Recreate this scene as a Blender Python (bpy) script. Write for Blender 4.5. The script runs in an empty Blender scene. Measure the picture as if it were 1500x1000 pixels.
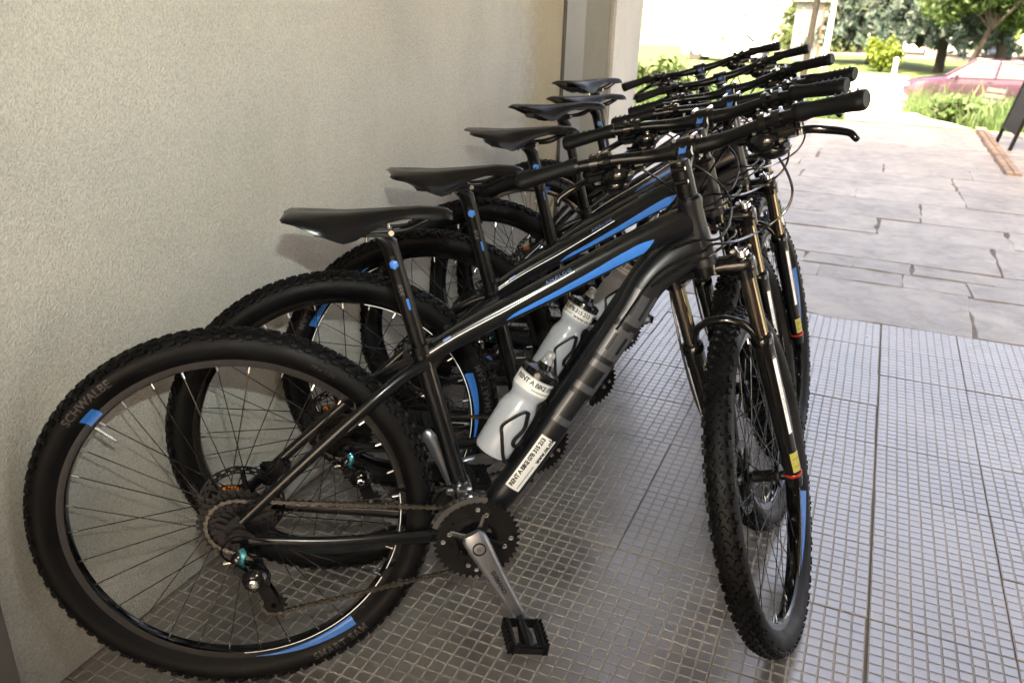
import bpy, bmesh, math, random
from mathutils import Vector, Matrix
random.seed(7)
sc = bpy.context.scene
COL = sc.collection
R = math.radians
PI = math.pi

# ------------------------------------------------------------------ camera, sky, sun, exposure
cam = bpy.data.cameras.new('camera')
cam.sensor_width = 36.0
cam.lens = 28.916
cam.clip_start = 0.02
cam.clip_end = 2000.0
camo = bpy.data.objects.new('camera', cam)
COL.objects.link(camo)
_r = Vector((0.917043, 0.397629, 0.030395))
_u = Vector((-0.178094, 0.340152, 0.923352))
_f = Vector((-0.356813, 0.852167, -0.382749))
CAM = Vector((-0.18631, -3.76820, 1.26983))
camo.matrix_world = Matrix(((_r.x, _u.x, -_f.x, CAM.x), (_r.y, _u.y, -_f.y, CAM.y), (_r.z, _u.z, -_f.z, CAM.z), (0, 0, 0, 1)))
cam.dof.use_dof = True
cam.dof.focus_distance = 1.75
cam.dof.aperture_fstop = 5.6
sc.camera = camo

SUN_ELEV = R(52.0)
SUN_DIR = Vector((0.16, 1.0, 0)).normalized() * math.cos(SUN_ELEV) + Vector((0, 0, -math.sin(SUN_ELEV)))  # way the light travels
world = bpy.data.worlds.new('World')
sc.world = world
world.use_nodes = True
wn = world.node_tree
wn.nodes.clear()
sky = wn.nodes.new('ShaderNodeTexSky')
sky.sky_type = 'NISHITA'
sky.sun_disc = False
sky.sun_elevation = SUN_ELEV
sky.sun_rotation = math.atan2(-SUN_DIR.x, -SUN_DIR.y)
sky.air_density = .48
sky.dust_density = 2.8
sky.ozone_density = .6
bg = wn.nodes.new('ShaderNodeBackground')
bg.inputs['Strength'].default_value = 0.15
wo = wn.nodes.new('ShaderNodeOutputWorld')
wn.links.new(sky.outputs[0], bg.inputs[0])
wn.links.new(bg.outputs[0], wo.inputs[0])

sun = bpy.data.lights.new('sun', 'SUN')
sun.energy = 3.3
sun.angle = R(0.5)
sun.color = (1.0, 0.99, 0.97)
suno = bpy.data.objects.new('sun', sun)
COL.objects.link(suno)
suno.rotation_mode = 'QUATERNION'
suno.rotation_quaternion = SUN_DIR.to_track_quat('-Z', 'Y')
suno.location = (0, -20, 30)

# the photographer's pop-up flash: the photo shows its hard shadows beside the saddles and its glints on the bikes
fl = bpy.data.lights.new('camera_flash', 'SPOT')
fl.energy = 16.5
fl.spot_size = R(112)
fl.spot_blend = 1.0
fl.shadow_soft_size = 0.010
fl.color = (0.52, 0.75, 1.0)
flo = bpy.data.objects.new('camera_flash', fl)
COL.objects.link(flo)
flo.location = CAM + _u * 0.15 + _r * 0.02
flo.rotation_mode = 'QUATERNION'
flo.rotation_quaternion = (_f + _r * .06 + _u * .28).to_track_quat('-Z', 'Y')

sc.view_settings.view_transform = 'Standard'
sc.view_settings.look = 'None'
sc.view_settings.gamma = 1.0
sc.view_settings.use_curve_mapping = False
sc.view_settings.exposure = 3.55
sc.view_settings.use_white_balance = True        # the camera was balanced for open shade
sc.view_settings.white_balance_temperature = 11500
sc.view_settings.white_balance_tint = 15
sc.render.engine = 'CYCLES'
sc.cycles.use_denoising = True
sc.cycles.max_bounces = 6
sc.cycles.diffuse_bounces = 4
sc.cycles.glossy_bounces = 3
sc.cycles.transmission_bounces = 4
sc.cycles.transparent_max_bounces = 4
sc.cycles.use_adaptive_sampling = True
sc.cycles.adaptive_threshold = 0.02
sc.cycles.caustics_reflective = False
sc.cycles.caustics_refractive = False
sc.cycles.sample_clamp_indirect = 6.0

# ------------------------------------------------------------------ materials
MATS = {}
def mat(name, col=(.5, .5, .5), rough=.5, metal=0., coat=0., var=0., vscale=20., bump=0., bscale=200., bdist=.001,
        trans=0., sss=0., spec=None, objrand=0., rvar=0.):
    if name in MATS:
        return MATS[name]
    m = bpy.data.materials.new(name)
    m.use_nodes = True
    nt = m.node_tree
    b = nt.nodes['Principled BSDF']
    b.inputs['Base Color'].default_value = (*col, 1)
    b.inputs['Roughness'].default_value = rough
    b.inputs['Metallic'].default_value = metal
    b.inputs['Coat Weight'].default_value = coat
    if spec is not None:
        b.inputs['Specular IOR Level'].default_value = spec
    if trans:
        b.inputs['Transmission Weight'].default_value = trans
    if sss:
        b.inputs['Subsurface Weight'].default_value = sss
        b.inputs['Subsurface Radius'].default_value = (.02, .02, .02)
        b.inputs['Subsurface Scale'].default_value = .5
    tc = nt.nodes.new('ShaderNodeTexCoord')
    if var or objrand or rvar:
        nz = nt.nodes.new('ShaderNodeTexNoise')
        nz.inputs['Scale'].default_value = vscale
        nz.inputs['Detail'].default_value = 6
        nt.links.new(tc.outputs['Object'], nz.inputs['Vector'])
        mr = nt.nodes.new('ShaderNodeMapRange')
        mr.inputs['From Min'].default_value = .3
        mr.inputs['From Max'].default_value = .7
        mr.inputs['To Min'].default_value = 1 - var
        mr.inputs['To Max'].default_value = 1 + var
        nt.links.new(nz.outputs['Fac'], mr.inputs['Value'])
        val = mr.outputs[0]
        if objrand:
            oi = nt.nodes.new('ShaderNodeObjectInfo')
            m2 = nt.nodes.new('ShaderNodeMapRange')
            m2.inputs['To Min'].default_value = 1 - objrand
            m2.inputs['To Max'].default_value = 1 + objrand
            nt.links.new(oi.outputs['Random'], m2.inputs['Value'])
            mu = nt.nodes.new('ShaderNodeMath'); mu.operation = 'MULTIPLY'
            nt.links.new(val, mu.inputs[0]); nt.links.new(m2.outputs[0], mu.inputs[1])
            val = mu.outputs[0]
        mx = nt.nodes.new('ShaderNodeVectorMath'); mx.operation = 'SCALE'
        mx.inputs[0].default_value = col
        nt.links.new(val, mx.inputs['Scale'])
        nt.links.new(mx.outputs[0], b.inputs['Base Color'])
        if rvar:
            m3 = nt.nodes.new('ShaderNodeMapRange')
            m3.inputs['From Min'].default_value = .3
            m3.inputs['From Max'].default_value = .7
            m3.inputs['To Min'].default_value = max(.02, rough - rvar)
            m3.inputs['To Max'].default_value = min(1, rough + rvar)
            nt.links.new(nz.outputs['Fac'], m3.inputs['Value'])
            nt.links.new(m3.outputs[0], b.inputs['Roughness'])
    if bump:
        nb = nt.nodes.new('ShaderNodeTexNoise')
        nb.inputs['Scale'].default_value = bscale
        nb.inputs['Detail'].default_value = 4
        nt.links.new(tc.outputs['Object'], nb.inputs['Vector'])
        bp = nt.nodes.new('ShaderNodeBump')
        bp.inputs['Strength'].default_value = bump
        bp.inputs['Distance'].default_value = bdist
        nt.links.new(nb.outputs['Fac'], bp.inputs['Height'])
        nt.links.new(bp.outputs[0], b.inputs['Normal'])
    MATS[name] = m
    return m

PAINT = mat('frame_paint', (.0026, .0030, .0040), .24, 0, .12, var=.1, vscale=12, rvar=.03, spec=.28)
SLATE = mat('slate_satin_paint', (.0036, .0046, .0066), .40, .35, 0, var=.1, vscale=12, rvar=.04, spec=.5)
GLOSS = mat('gloss_black', (.0020, .0020, .0023), .15, 0, .2, rvar=.04, vscale=30, spec=.35)
SATIN = mat('satin_black', (.0018, .0018, .0022), .32, rvar=.05, vscale=30, spec=.22)
ANOD = mat('anodised_black', (.010, .010, .011), .32, .8, rvar=.06, vscale=80)
RUBBER = mat('tyre_rubber', (.0019, .0019, .0022), .55, var=.5, vscale=18, rvar=.12, bump=.2, bscale=500, spec=.13)
GRIPR = mat('grip_rubber', (.0020, .0020, .0022), .6, bump=.5, bscale=700, bdist=.0006, spec=.15)
SADDLE = mat('saddle_cover', (.0030, .0030, .0036), .24, rvar=.03, vscale=30, spec=.2)
ALLOY = mat('silver_alloy', (.42, .44, .47), .26, .95, rvar=.06, vscale=50)
CRANKM = mat('crank_alloy', (.21, .222, .25), .32, .85, rvar=.03, vscale=12)
CHROME = mat('polished_steel', (.72, .73, .75), .12, 1.0, rvar=.04, vscale=60)
STEEL = mat('dark_steel', (.022, .022, .023), .36, .8, var=.3, vscale=200, rvar=.1)
CHAINM = mat('oiled_chain', (.125, .115, .105), .26, .95, var=.3, vscale=300)
BRONZE = mat('stanchion_bronze', (.125, .108, .092), .14, .95, rvar=.03, vscale=30)
BLUE = mat('blue_decal', (.003, .110, .36), .35, var=.05, vscale=40)
TEAL = mat('teal_anodised', (.01, .10, .12), .25, .8)
WHITE = mat('white_decal', (.72, .73, .74), .45, var=.05, vscale=60)
STICK = mat('sticker_vinyl', (.45, .46, .46), .42, var=.04, vscale=50)
INK = mat('black_ink', (.006, .006, .006), .5)
GREYL = mat('grey_lettering', (.052, .055, .062), .32, .4, var=.1, vscale=80)
TYREL = mat('tyre_lettering', (.010, .0104, .0115), .5)
YELLOW = mat('yellow_label', (.34, .31, .07), .5)
RED = mat('red_anodised', (.45, .03, .02), .3, .5)
ORANGE = mat('orange_plastic', (.65, .16, .02), .45)
BOTTLE = mat('translucent_bottle', (.25, .275, .31), .28, sss=.5, var=.05, vscale=15)
BLACKPL = mat('black_plastic', (.0034, .0034, .0038), .42, bump=.15, bscale=600, spec=.22)

# ------------------------------------------------------------------ mesh builder
class MB:
    def __init__(s):
        s.v, s.f, s.m = [], [], []
    def add(s, vs, fs, mi=0):
        k = len(s.v)
        s.v += [tuple(p) for p in vs]
        for f in fs:
            s.f.append(tuple(i + k for i in f)); s.m.append(mi)
        return s
    def box(s, c, size, rot=None, mi=0, bev=0.0):
        c = Vector(c); hx, hy, hz = [q / 2 for q in size]
        if bev > 0:
            b = min(bev, hx * .9, hy * .9, hz * .9)
            bm = bmesh.new()
            bmesh.ops.create_cube(bm, size=1)
            for v in bm.verts:
                v.co = Vector((v.co.x * hx * 2, v.co.y * hy * 2, v.co.z * hz * 2))
            bmesh.ops.bevel(bm, geom=bm.edges[:], offset=b, segments=2, affect='EDGES')
            vs = [v.co.copy() for v in bm.verts]; bm.verts.index_update()
            fs = [[v.index for v in f.verts] for f in bm.faces]
            bm.free()
        else:
            vs = [Vector((x, y, z)) for x in (-hx, hx) for y in (-hy, hy) for z in (-hz, hz)]
            fs = [(0, 1, 3, 2), (4, 6, 7, 5), (0, 4, 5, 1), (2, 3, 7, 6), (0, 2, 6, 4), (1, 5, 7, 3)]
        if rot is not None:
            vs = [rot @ p for p in vs]
        return s.add([p + c for p in vs], fs, mi)
    def sweep(s, path, secs, ref=(0, 1, 0), caps=True, mi=0, closed=False):
        """path: points; secs: list of lists of (side, up) offsets"""
        n = len(path); P = [Vector(p) for p in path]; ref = Vector(ref)
        rings = []
        side_prev = None
        for i in range(n):
            if closed:
                t = (P[(i + 1) % n] - P[i - 1]).normalized()
            else:
                t = (P[min(i + 1, n - 1)] - P[max(i - 1, 0)]).normalized()
            base = ref if side_prev is None else side_prev
            sd = base - base.dot(t) * t
            if sd.length < 1e-5:
                sd = t.orthogonal()
            sd.normalize(); up = t.cross(sd)
            side_prev = sd if s_par else None
            rings.append([P[i] + sd * a + up * b for a, b in secs[i]])
        m = len(rings[0]); vs = [p for r in rings for p in r]; fs = []
        lim = n if closed else n - 1
        for i in range(lim):
            j = (i + 1) % n
            for k in range(m):
                k2 = (k + 1) % m
                fs.append((i * m + k, i * m + k2, j * m + k2, j * m + k))
        if caps and not closed:
            fs.append(tuple(range(m - 1, -1, -1)))
            fs.append(tuple((n - 1) * m + k for k in range(m)))
        return s.add(vs, fs, mi)
    def tube(s, path, r, seg=12, caps=True, mi=0, ref=(0, 1, 0), closed=False, par=True):
        n = len(path)
        rs = r if isinstance(r, (list, tuple)) else [r] * n
        secs = []
        for q in rs:
            a, b = q if isinstance(q, tuple) else (q, q)
            secs.append([(a * math.cos(2 * PI * k / seg), b * math.sin(2 * PI * k / seg)) for k in range(seg)])
        global s_par
        s_par = par
        return s.sweep(path, secs, ref, caps, mi, closed)
    def cyl(s, p0, p1, r0, r1=None, seg=16, mi=0):
        return s.tube([p0, p1], [r0, r0 if r1 is None else r1], seg, True, mi, ref=(.3, .9, .2))
    def lathe(s, prof, seg=48, c=(0, 0, 0), axis='y', mi=0, close=False, rot=None, a0=0., a1=2 * PI):
        """prof: (radius, height along axis)"""
        full = abs(a1 - a0 - 2 * PI) < 1e-6
        n = len(prof); vs = []; ns = seg if full else seg + 1
        for i in range(ns):
            a = a0 + (a1 - a0) * i / seg
            for r_, h in prof:
                if axis == 'y':
                    p = Vector((r_ * math.cos(a), h, r_ * math.sin(a)))
                elif axis == 'z':
                    p = Vector((r_ * math.cos(a), r_ * math.sin(a), h))
                else:
                    p = Vector((h, r_ * math.cos(a), r_ * math.sin(a)))
                if rot is not None:
                    p = rot @ p
                vs.append(p + Vector(c))
        fs = []
        for i in range(seg):
            j = (i + 1) % ns
            for k in range(n if close else n - 1):
                k2 = (k + 1) % n
                q = (i * n + k, i * n + k2, j * n + k2, j * n + k)
                fs.append(q if axis != 'y' else q)
        return s.add(vs, fs, mi)
    def prism(s, poly, y0, y1, mi=0, fn=None):
        """polygon in x,z pushed along y"""
        n = len(poly)
        vs = [Vector((x, y0, z)) for x, z in poly] + [Vector((x, y1, z)) for x, z in poly]
        if fn: vs = [fn(p) for p in vs]
        fs = [tuple(range(n)), tuple(range(2 * n - 1, n - 1, -1))]
        for i in range(n):
            j = (i + 1) % n
            fs.append((i, i + n, j + n, j))
        return s.add(vs, fs, mi)
    def blob(s, c, rad, rot=None, mi=0, sub=2):
        bm = bmesh.new()
        bmesh.ops.create_icosphere(bm, subdivisions=sub, radius=1)
        vs = [Vector((v.co.x * rad[0], v.co.y * rad[1], v.co.z * rad[2])) for v in bm.verts]
        if rot is not None: vs = [rot @ p for p in vs]
        bm.verts.index_update()
        fs = [[v.index for v in f.verts] for f in bm.faces]
        bm.free()
        return s.add([p + Vector(c) for p in vs], fs, mi)
    def mesh(s, name, mats, smooth=35, recalc=True):
        me = bpy.data.meshes.new(name)
        me.from_pydata(s.v, [], s.f)
        for m in (mats if isinstance(mats, (list, tuple)) else [mats]):
            me.materials.append(m)
        if any(s.m):
            me.polygons.foreach_set('material_index', s.m)
        if recalc:
            bm = bmesh.new(); bm.from_mesh(me)
            bmesh.ops.recalc_face_normals(bm, faces=bm.faces[:])
            bm.to_mesh(me); bm.free()
        if smooth:
            me.polygons.foreach_set('use_smooth', [True] * len(me.polygons))
            me.set_sharp_from_angle(angle=R(smooth))
        me.update()
        return me
    def build(s, name, mats, parent=None, mw=None, smooth=35):
        return link(name, s.mesh(name, mats, smooth), parent, mw)
s_par = True

def link(name, me, parent=None, mw=None):
    o = bpy.data.objects.new(name, me)
    COL.objects.link(o)
    if parent is not None: o.parent = parent
    if mw is not None: o.matrix_local = mw
    return o
def empty(name, mw=None, parent=None):
    o = bpy.data.objects.new(name, None)
    o.empty_display_size = .1
    COL.objects.link(o)
    if parent is not None: o.parent = parent
    if mw is not None: o.matrix_local = mw
    return o
def tag(o, label=None, cat=None, group=None, kind=None):
    if label: o['label'] = label
    if cat: o['category'] = cat
    if group: o['group'] = group
    if kind: o['kind'] = kind
    return o
def T(x, y, z): return Matrix.Translation((x, y, z))
def RX(a): return Matrix.Rotation(a, 4, 'X')
def RY(a): return Matrix.Rotation(a, 4, 'Y')
def RZ(a): return Matrix.Rotation(a, 4, 'Z')

def spline(pts, n=8):
    """Catmull-Rom through points"""
    P = [Vector(p) for p in pts]
    P = [P[0] * 2 - P[1]] + P + [P[-1] * 2 - P[-2]]
    out = []
    for i in range(1, len(P) - 2):
        for k in range(n):
            t = k / n
            a, b, c, d = P[i - 1], P[i], P[i + 1], P[i + 2]
            out.append(.5 * ((2 * b) + (c - a) * t + (2 * a - 5 * b + 4 * c - d) * t * t + (3 * b - a - 3 * c + d) * t ** 3))
    out.append(P[-2].copy())
    return out
def lerp(a, b, t): return a + (b - a) * t
def interp(xs, ys, x):
    if x <= xs[0]: return ys[0]
    for i in range(1, len(xs)):
        if x <= xs[i]:
            t = (x - xs[i - 1]) / (xs[i] - xs[i - 1]); return lerp(ys[i - 1], ys[i], t)
    return ys[-1]

def text2d(body, size, bold=0.0, space=1.0, cuts=.004, align='CENTER'):
    """flat letter mesh (x,y) + faces, cut into strips so that it can be bent"""
    cu = bpy.data.curves.new('lettering', 'FONT')
    cu.body = body; cu.size = size; cu.offset = bold; cu.space_character = space
    cu.align_x = align; cu.align_y = 'CENTER'; cu.resolution_u = 3
    o = bpy.data.objects.new('lettering_tmp', cu)
    COL.objects.link(o)
    dg = bpy.context.evaluated_depsgraph_get()
    me = bpy.data.meshes.new_from_object(o.evaluated_get(dg))
    bm = bmesh.new(); bm.from_mesh(me)
    bpy.data.objects.remove(o); bpy.data.meshes.remove(me); bpy.data.curves.remove(cu)
    for f in bm.faces:
        if f.normal.z < 0: f.normal_flip()
    if cuts:
        for ax in (0, 1):
            lo = min(v.co[ax] for v in bm.verts); hi = max(v.co[ax] for v in bm.verts)
            x = lo + cuts
            while x < hi:
                nrm = [0, 0, 0]; nrm[ax] = 1; co = [0, 0, 0]; co[ax] = x
                bmesh.ops.bisect_plane(bm, geom=bm.verts[:] + bm.edges[:] + bm.faces[:], plane_co=co, plane_no=nrm)
                x += cuts
    bm.verts.index_update()
    vs = [(v.co.x, v.co.y) for v in bm.verts]
    fs = [[v.index for v in f.verts] for f in bm.faces]
    bm.free()
    return vs, fs
def grid2d(x0, x1, y0, y1, step=.004, f=None):
    nx = max(1, int(math.ceil((x1 - x0) / step))); ny = max(1, int(math.ceil((y1 - y0) / step)))
    vs = []; fs = []
    for i in range(nx + 1):
        for j in range(ny + 1):
            vs.append((lerp(x0, x1, i / nx), lerp(y0, y1, j / ny)))
    for i in range(nx):
        for j in range(ny):
            a = i * (ny + 1) + j; fs.append((a, a + ny + 1, a + ny + 2, a + 1))
    if f: vs = [f(*p) for p in vs]
    return vs, fs
def flat_mesh(name, pts3, fs, m, smooth=0):
    me = bpy.data.meshes.new(name)
    me.from_pydata([tuple(p) for p in pts3], [], fs)
    me.materials.append(m)
    if smooth:
        me.polygons.foreach_set('use_smooth', [True] * len(me.polygons))
    me.update()
    return me

class Tube:
    """a shaped frame tube in the x-z plane whose surface can carry decals"""
    def __init__(s, pts, ra, rb, e=2.0, n=10):
        s.p = spline([(x, 0, z) for x, z in pts], n)
        s.L = [0]
        for i in range(1, len(s.p)): s.L.append(s.L[-1] + (s.p[i] - s.p[i - 1]).length)
        k = len(pts) - 1
        f = [i / (len(s.p) - 1) for i in range(len(s.p))]
        s.ra = [interp([j / k for j in range(k + 1)], ra, q) for q in f]
        s.rb = [interp([j / k for j in range(k + 1)], rb, q) for q in f]
        s.e = e
    def sec(s, a, b, ph):
        c, d = math.cos(ph), math.sin(ph)
        return (a * math.copysign(abs(c) ** (2 / s.e), c), b * math.copysign(abs(d) ** (2 / s.e), d))
    def add(s, mb, seg=28, mi=0):
        global s_par
        s_par = False
        mb.sweep(s.p, [[s.sec(a, b, 2 * PI * k / seg) for k in range(seg)] for a, b in zip(s.ra, s.rb)], (0, 1, 0), True, mi)
    def pt(s, l, ph, off=.0005):
        l = max(0, min(s.L[-1] - 1e-6, l))
        i = 0
        while s.L[i + 1] < l: i += 1
        t = (l - s.L[i]) / (s.L[i + 1] - s.L[i])
        P = s.p[i].lerp(s.p[i + 1], t); a = lerp(s.ra[i], s.ra[i + 1], t) ; b = lerp(s.rb[i], s.rb[i + 1], t)
        tan = (s.p[i + 1] - s.p[i]).normalized(); sd = Vector((0, 1, 0)); up = tan.cross(sd)
        x, y = s.sec(a, b, ph); m = math.hypot(x, y); k = (m + off) / m
        return P + sd * x * k + up * y * k
    def decal(s, name, d2, l0, ph0, m, r=.027, off=.0005, parent=None):
        """x of the drawing runs along the tube, y up round the right-hand side"""
        vs, fs = d2
        return link(name, flat_mesh(name, [s.pt(l0 + x, ph0 - y / r, off) for x, y in vs], fs, m), parent)

# ================================================================== SETTING
WALLX = -1.466
SLAB = .2954

def z_ground(x, y):
    """the ground outside falls away from the passage and then runs level"""
    t = max(0., min(1., (y - 7.7) / 14.0))
    return -1.35 * (t * t * (3 - 2 * t)) if t < 1 else -1.35

# stucco
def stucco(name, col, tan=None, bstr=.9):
    m = bpy.data.materials.new(name); m.use_nodes = True
    nt = m.node_tree; b = nt.nodes['Principled BSDF']
    b.inputs['Roughness'].default_value = .82
    b.inputs['Specular IOR Level'].default_value = .25
    tc = nt.nodes.new('ShaderNodeTexCoord')
    n1 = nt.nodes.new('ShaderNodeTexNoise'); n1.inputs['Scale'].default_value = 1.6; n1.inputs['Detail'].default_value = 5
    n2 = nt.nodes.new('ShaderNodeTexNoise'); n2.inputs['Scale'].default_value = 170; n2.inputs['Detail'].default_value = 3; n2.inputs['Roughness'].default_value = .6
    n3 = nt.nodes.new('ShaderNodeTexVoronoi'); n3.inputs['Scale'].default_value = 300
    n4 = nt.nodes.new('ShaderNodeTexNoise'); n4.inputs['Scale'].default_value = 28; n4.inputs['Detail'].default_value = 3
    for n in (n1, n2, n3, n4): nt.links.new(tc.outputs['Object'], n.inputs['Vector'])
    r1 = nt.nodes.new('ShaderNodeMapRange'); r1.inputs['From Min'].default_value = .3; r1.inputs['From Max'].default_value = .7
    r1.inputs['To Min'].default_value = .90; r1.inputs['To Max'].default_value = 1.06
    nt.links.new(n1.outputs['Fac'], r1.inputs['Value'])
    r2 = nt.nodes.new('ShaderNodeMapRange'); r2.inputs['From Min'].default_value = .3; r2.inputs['From Max'].default_value = .65
    r2.inputs['To Min'].default_value = .80; r2.inputs['To Max'].default_value = 1.06
    nt.links.new(n2.outputs['Fac'], r2.inputs['Value'])
    mu = nt.nodes.new('ShaderNodeMath'); mu.operation = 'MULTIPLY'
    nt.links.new(r1.outputs[0], mu.inputs[0]); nt.links.new(r2.outputs[0], mu.inputs[1])
    colsock = None
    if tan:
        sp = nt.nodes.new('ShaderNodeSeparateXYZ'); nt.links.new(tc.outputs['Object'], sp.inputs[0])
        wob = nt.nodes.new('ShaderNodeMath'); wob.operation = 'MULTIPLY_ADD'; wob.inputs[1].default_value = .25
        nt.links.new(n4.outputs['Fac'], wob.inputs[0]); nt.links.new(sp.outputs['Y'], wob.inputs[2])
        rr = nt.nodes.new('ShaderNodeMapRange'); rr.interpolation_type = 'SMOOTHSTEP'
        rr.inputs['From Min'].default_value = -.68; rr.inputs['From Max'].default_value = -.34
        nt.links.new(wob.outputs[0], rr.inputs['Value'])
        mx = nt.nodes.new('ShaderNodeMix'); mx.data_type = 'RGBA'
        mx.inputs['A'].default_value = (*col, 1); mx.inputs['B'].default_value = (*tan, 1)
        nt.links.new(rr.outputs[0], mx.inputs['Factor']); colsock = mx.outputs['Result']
        # wall colour darkens unevenly towards its foot
        g = nt.nodes.new('ShaderNodeMapRange'); g.inputs['From Min'].default_value = .02; g.inputs['From Max'].default_value = .16
        g.inputs['To Min'].default_value = .72; g.inputs['To Max'].default_value = 1.0
        w2 = nt.nodes.new('ShaderNodeMath'); w2.operation = 'MULTIPLY_ADD'; w2.inputs[1].default_value = -.12
        nt.links.new(n4.outputs['Fac'], w2.inputs[0]); nt.links.new(sp.outputs['Z'], w2.inputs[2])
        ad = nt.nodes.new('ShaderNodeMath'); ad.operation = 'ADD'; ad.inputs[1].default_value = .07
        nt.links.new(w2.outputs[0], ad.inputs[0]); nt.links.new(ad.outputs[0], g.inputs['Value'])
        mu2 = nt.nodes.new('ShaderNodeMath'); mu2.operation = 'MULTIPLY'
        nt.links.new(mu.outputs[0], mu2.inputs[0]); nt.links.new(g.outputs[0], mu2.inputs[1]); mu = mu2
    mp = nt.nodes.new('ShaderNodeMapping'); mp.inputs['Scale'].default_value = (1.0, 2.6, 1.1); nt.links.new(tc.outputs['Object'], mp.inputs['Vector'])
    n6 = nt.nodes.new('ShaderNodeTexNoise'); n6.inputs['Scale'].default_value = 1.3; n6.inputs['Detail'].default_value = 7; n6.inputs['Roughness'].default_value = .7
    nt.links.new(mp.outputs[0], n6.inputs['Vector'])
    r6 = nt.nodes.new('ShaderNodeMapRange'); r6.inputs['From Min'].default_value = .36; r6.inputs['From Max'].default_value = .55; r6.inputs['To Min'].default_value = .93; r6.inputs['To Max'].default_value = 1.0
    nt.links.new(n6.outputs['Fac'], r6.inputs['Value'])
    n7 = nt.nodes.new('ShaderNodeTexNoise'); n7.inputs['Scale'].default_value = 19; n7.inputs['Detail'].default_value = 6; n7.inputs['Roughness'].default_value = .8
    nt.links.new(tc.outputs['Object'], n7.inputs['Vector'])
    r7 = nt.nodes.new('ShaderNodeMapRange'); r7.inputs['From Min'].default_value = .225; r7.inputs['From Max'].default_value = .27; r7.inputs['To Min'].default_value = .6; r7.inputs['To Max'].default_value = 1.0
    nt.links.new(n7.outputs['Fac'], r7.inputs['Value'])
    for q in (r6, r7):
        m5 = nt.nodes.new('ShaderNodeMath'); m5.operation = 'MULTIPLY'; nt.links.new(mu.outputs[0], m5.inputs[0]); nt.links.new(q.outputs[0], m5.inputs[1]); mu = m5
    sc_ = nt.nodes.new('ShaderNodeVectorMath'); sc_.operation = 'SCALE'
    sc_.inputs[0].default_value = col
    if colsock: nt.links.new(colsock, sc_.inputs[0])
    nt.links.new(mu.outputs[0], sc_.inputs['Scale'])
    nt.links.new(sc_.outputs[0], b.inputs['Base Color'])
    h = nt.nodes.new('ShaderNodeMath'); h.operation = 'MULTIPLY_ADD'; h.inputs[1].default_value = -.7
    nt.links.new(n3.outputs['Distance'], h.inputs[0]); nt.links.new(n2.outputs['Fac'], h.inputs[2])
    bp = nt.nodes.new('ShaderNodeBump'); bp.inputs['Strength'].default_value = bstr; bp.inputs['Distance'].default_value = .0029
    nt.links.new(h.outputs[0], bp.inputs['Height']); nt.links.new(bp.outputs[0], b.inputs['Normal'])
    return m
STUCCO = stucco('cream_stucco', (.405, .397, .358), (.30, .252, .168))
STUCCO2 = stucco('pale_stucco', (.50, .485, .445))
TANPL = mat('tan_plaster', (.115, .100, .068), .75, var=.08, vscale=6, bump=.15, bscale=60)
GREYMET = mat('grey_metal_trim', (.085, .080, .078), .5, .2, var=.06, vscale=15)
CEIL = mat('ceiling_paint', (.62, .60, .56), .9, var=.05, vscale=3)
DARKMET = mat('dark_painted_metal', (.05, .05, .055), .5)

bld = tag(empty('building'), 'cream stucco passage wall with pillar and overhead storey beside the bikes', 'building')
YB = -9.0
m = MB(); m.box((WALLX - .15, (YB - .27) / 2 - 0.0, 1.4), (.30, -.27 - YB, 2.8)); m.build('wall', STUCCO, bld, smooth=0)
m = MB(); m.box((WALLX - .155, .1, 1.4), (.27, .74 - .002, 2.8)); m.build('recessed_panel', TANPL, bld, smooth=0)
m = MB(); m.box((WALLX - .012, -.135, 1.4), (.05, .262, 2.8), bev=.006); m.build('corner_strip', GREYMET, bld)
m = MB(); m.box((WALLX - .15, .745, 1.4), (.30, .51, 2.8), bev=.008); m.build('pillar', STUCCO2, bld)
m = MB(); m.box((-2.4, (YB - .25) / 2, 2.952), (9.8, -.25 - YB, .30)); m.build('ceiling', CEIL, bld, smooth=0)  # front edge pulled back from the pillar to let more daylight in
m = MB(); m.box((2.28, (YB - 2.7) / 2, 1.4), (.30, -2.7 - YB, 2.79)); m.build('wall', STUCCO2, bld, smooth=0)  # unseen side wall, cut short so side daylight reaches floor and stucco
m = MB(); m.box((2.28, -.48, 1.4), (.40, .40, 2.79), bev=.01); m.build('column', STUCCO2, bld)     # open to the right between wall and column, gap shaped for side daylight
m = MB(); m.box((-2.4, (YB - .25) / 2, 6.67), (9.8, -.25 - YB, 7.1)); m.build('upper_storey', STUCCO2, bld, smooth=0)  # unseen storey, front set back for daylight, height set by its shadow outside
m = MB(); m.box((-4.45, (YB + 1.0) / 2, 1.4), (5.6, 1.0 - YB, 2.79)); m.build('wing', STUCCO2, bld, smooth=0)
m = MB(); m.box((WALLX + .004, -3.100, 1.05), (.06, .09, 2.1), bev=.005); m.box((WALLX + .004, -3.60, 2.1), (.06, 1.09, .09), bev=.005)
m.build('door_frame', GREYMET, bld)

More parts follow.
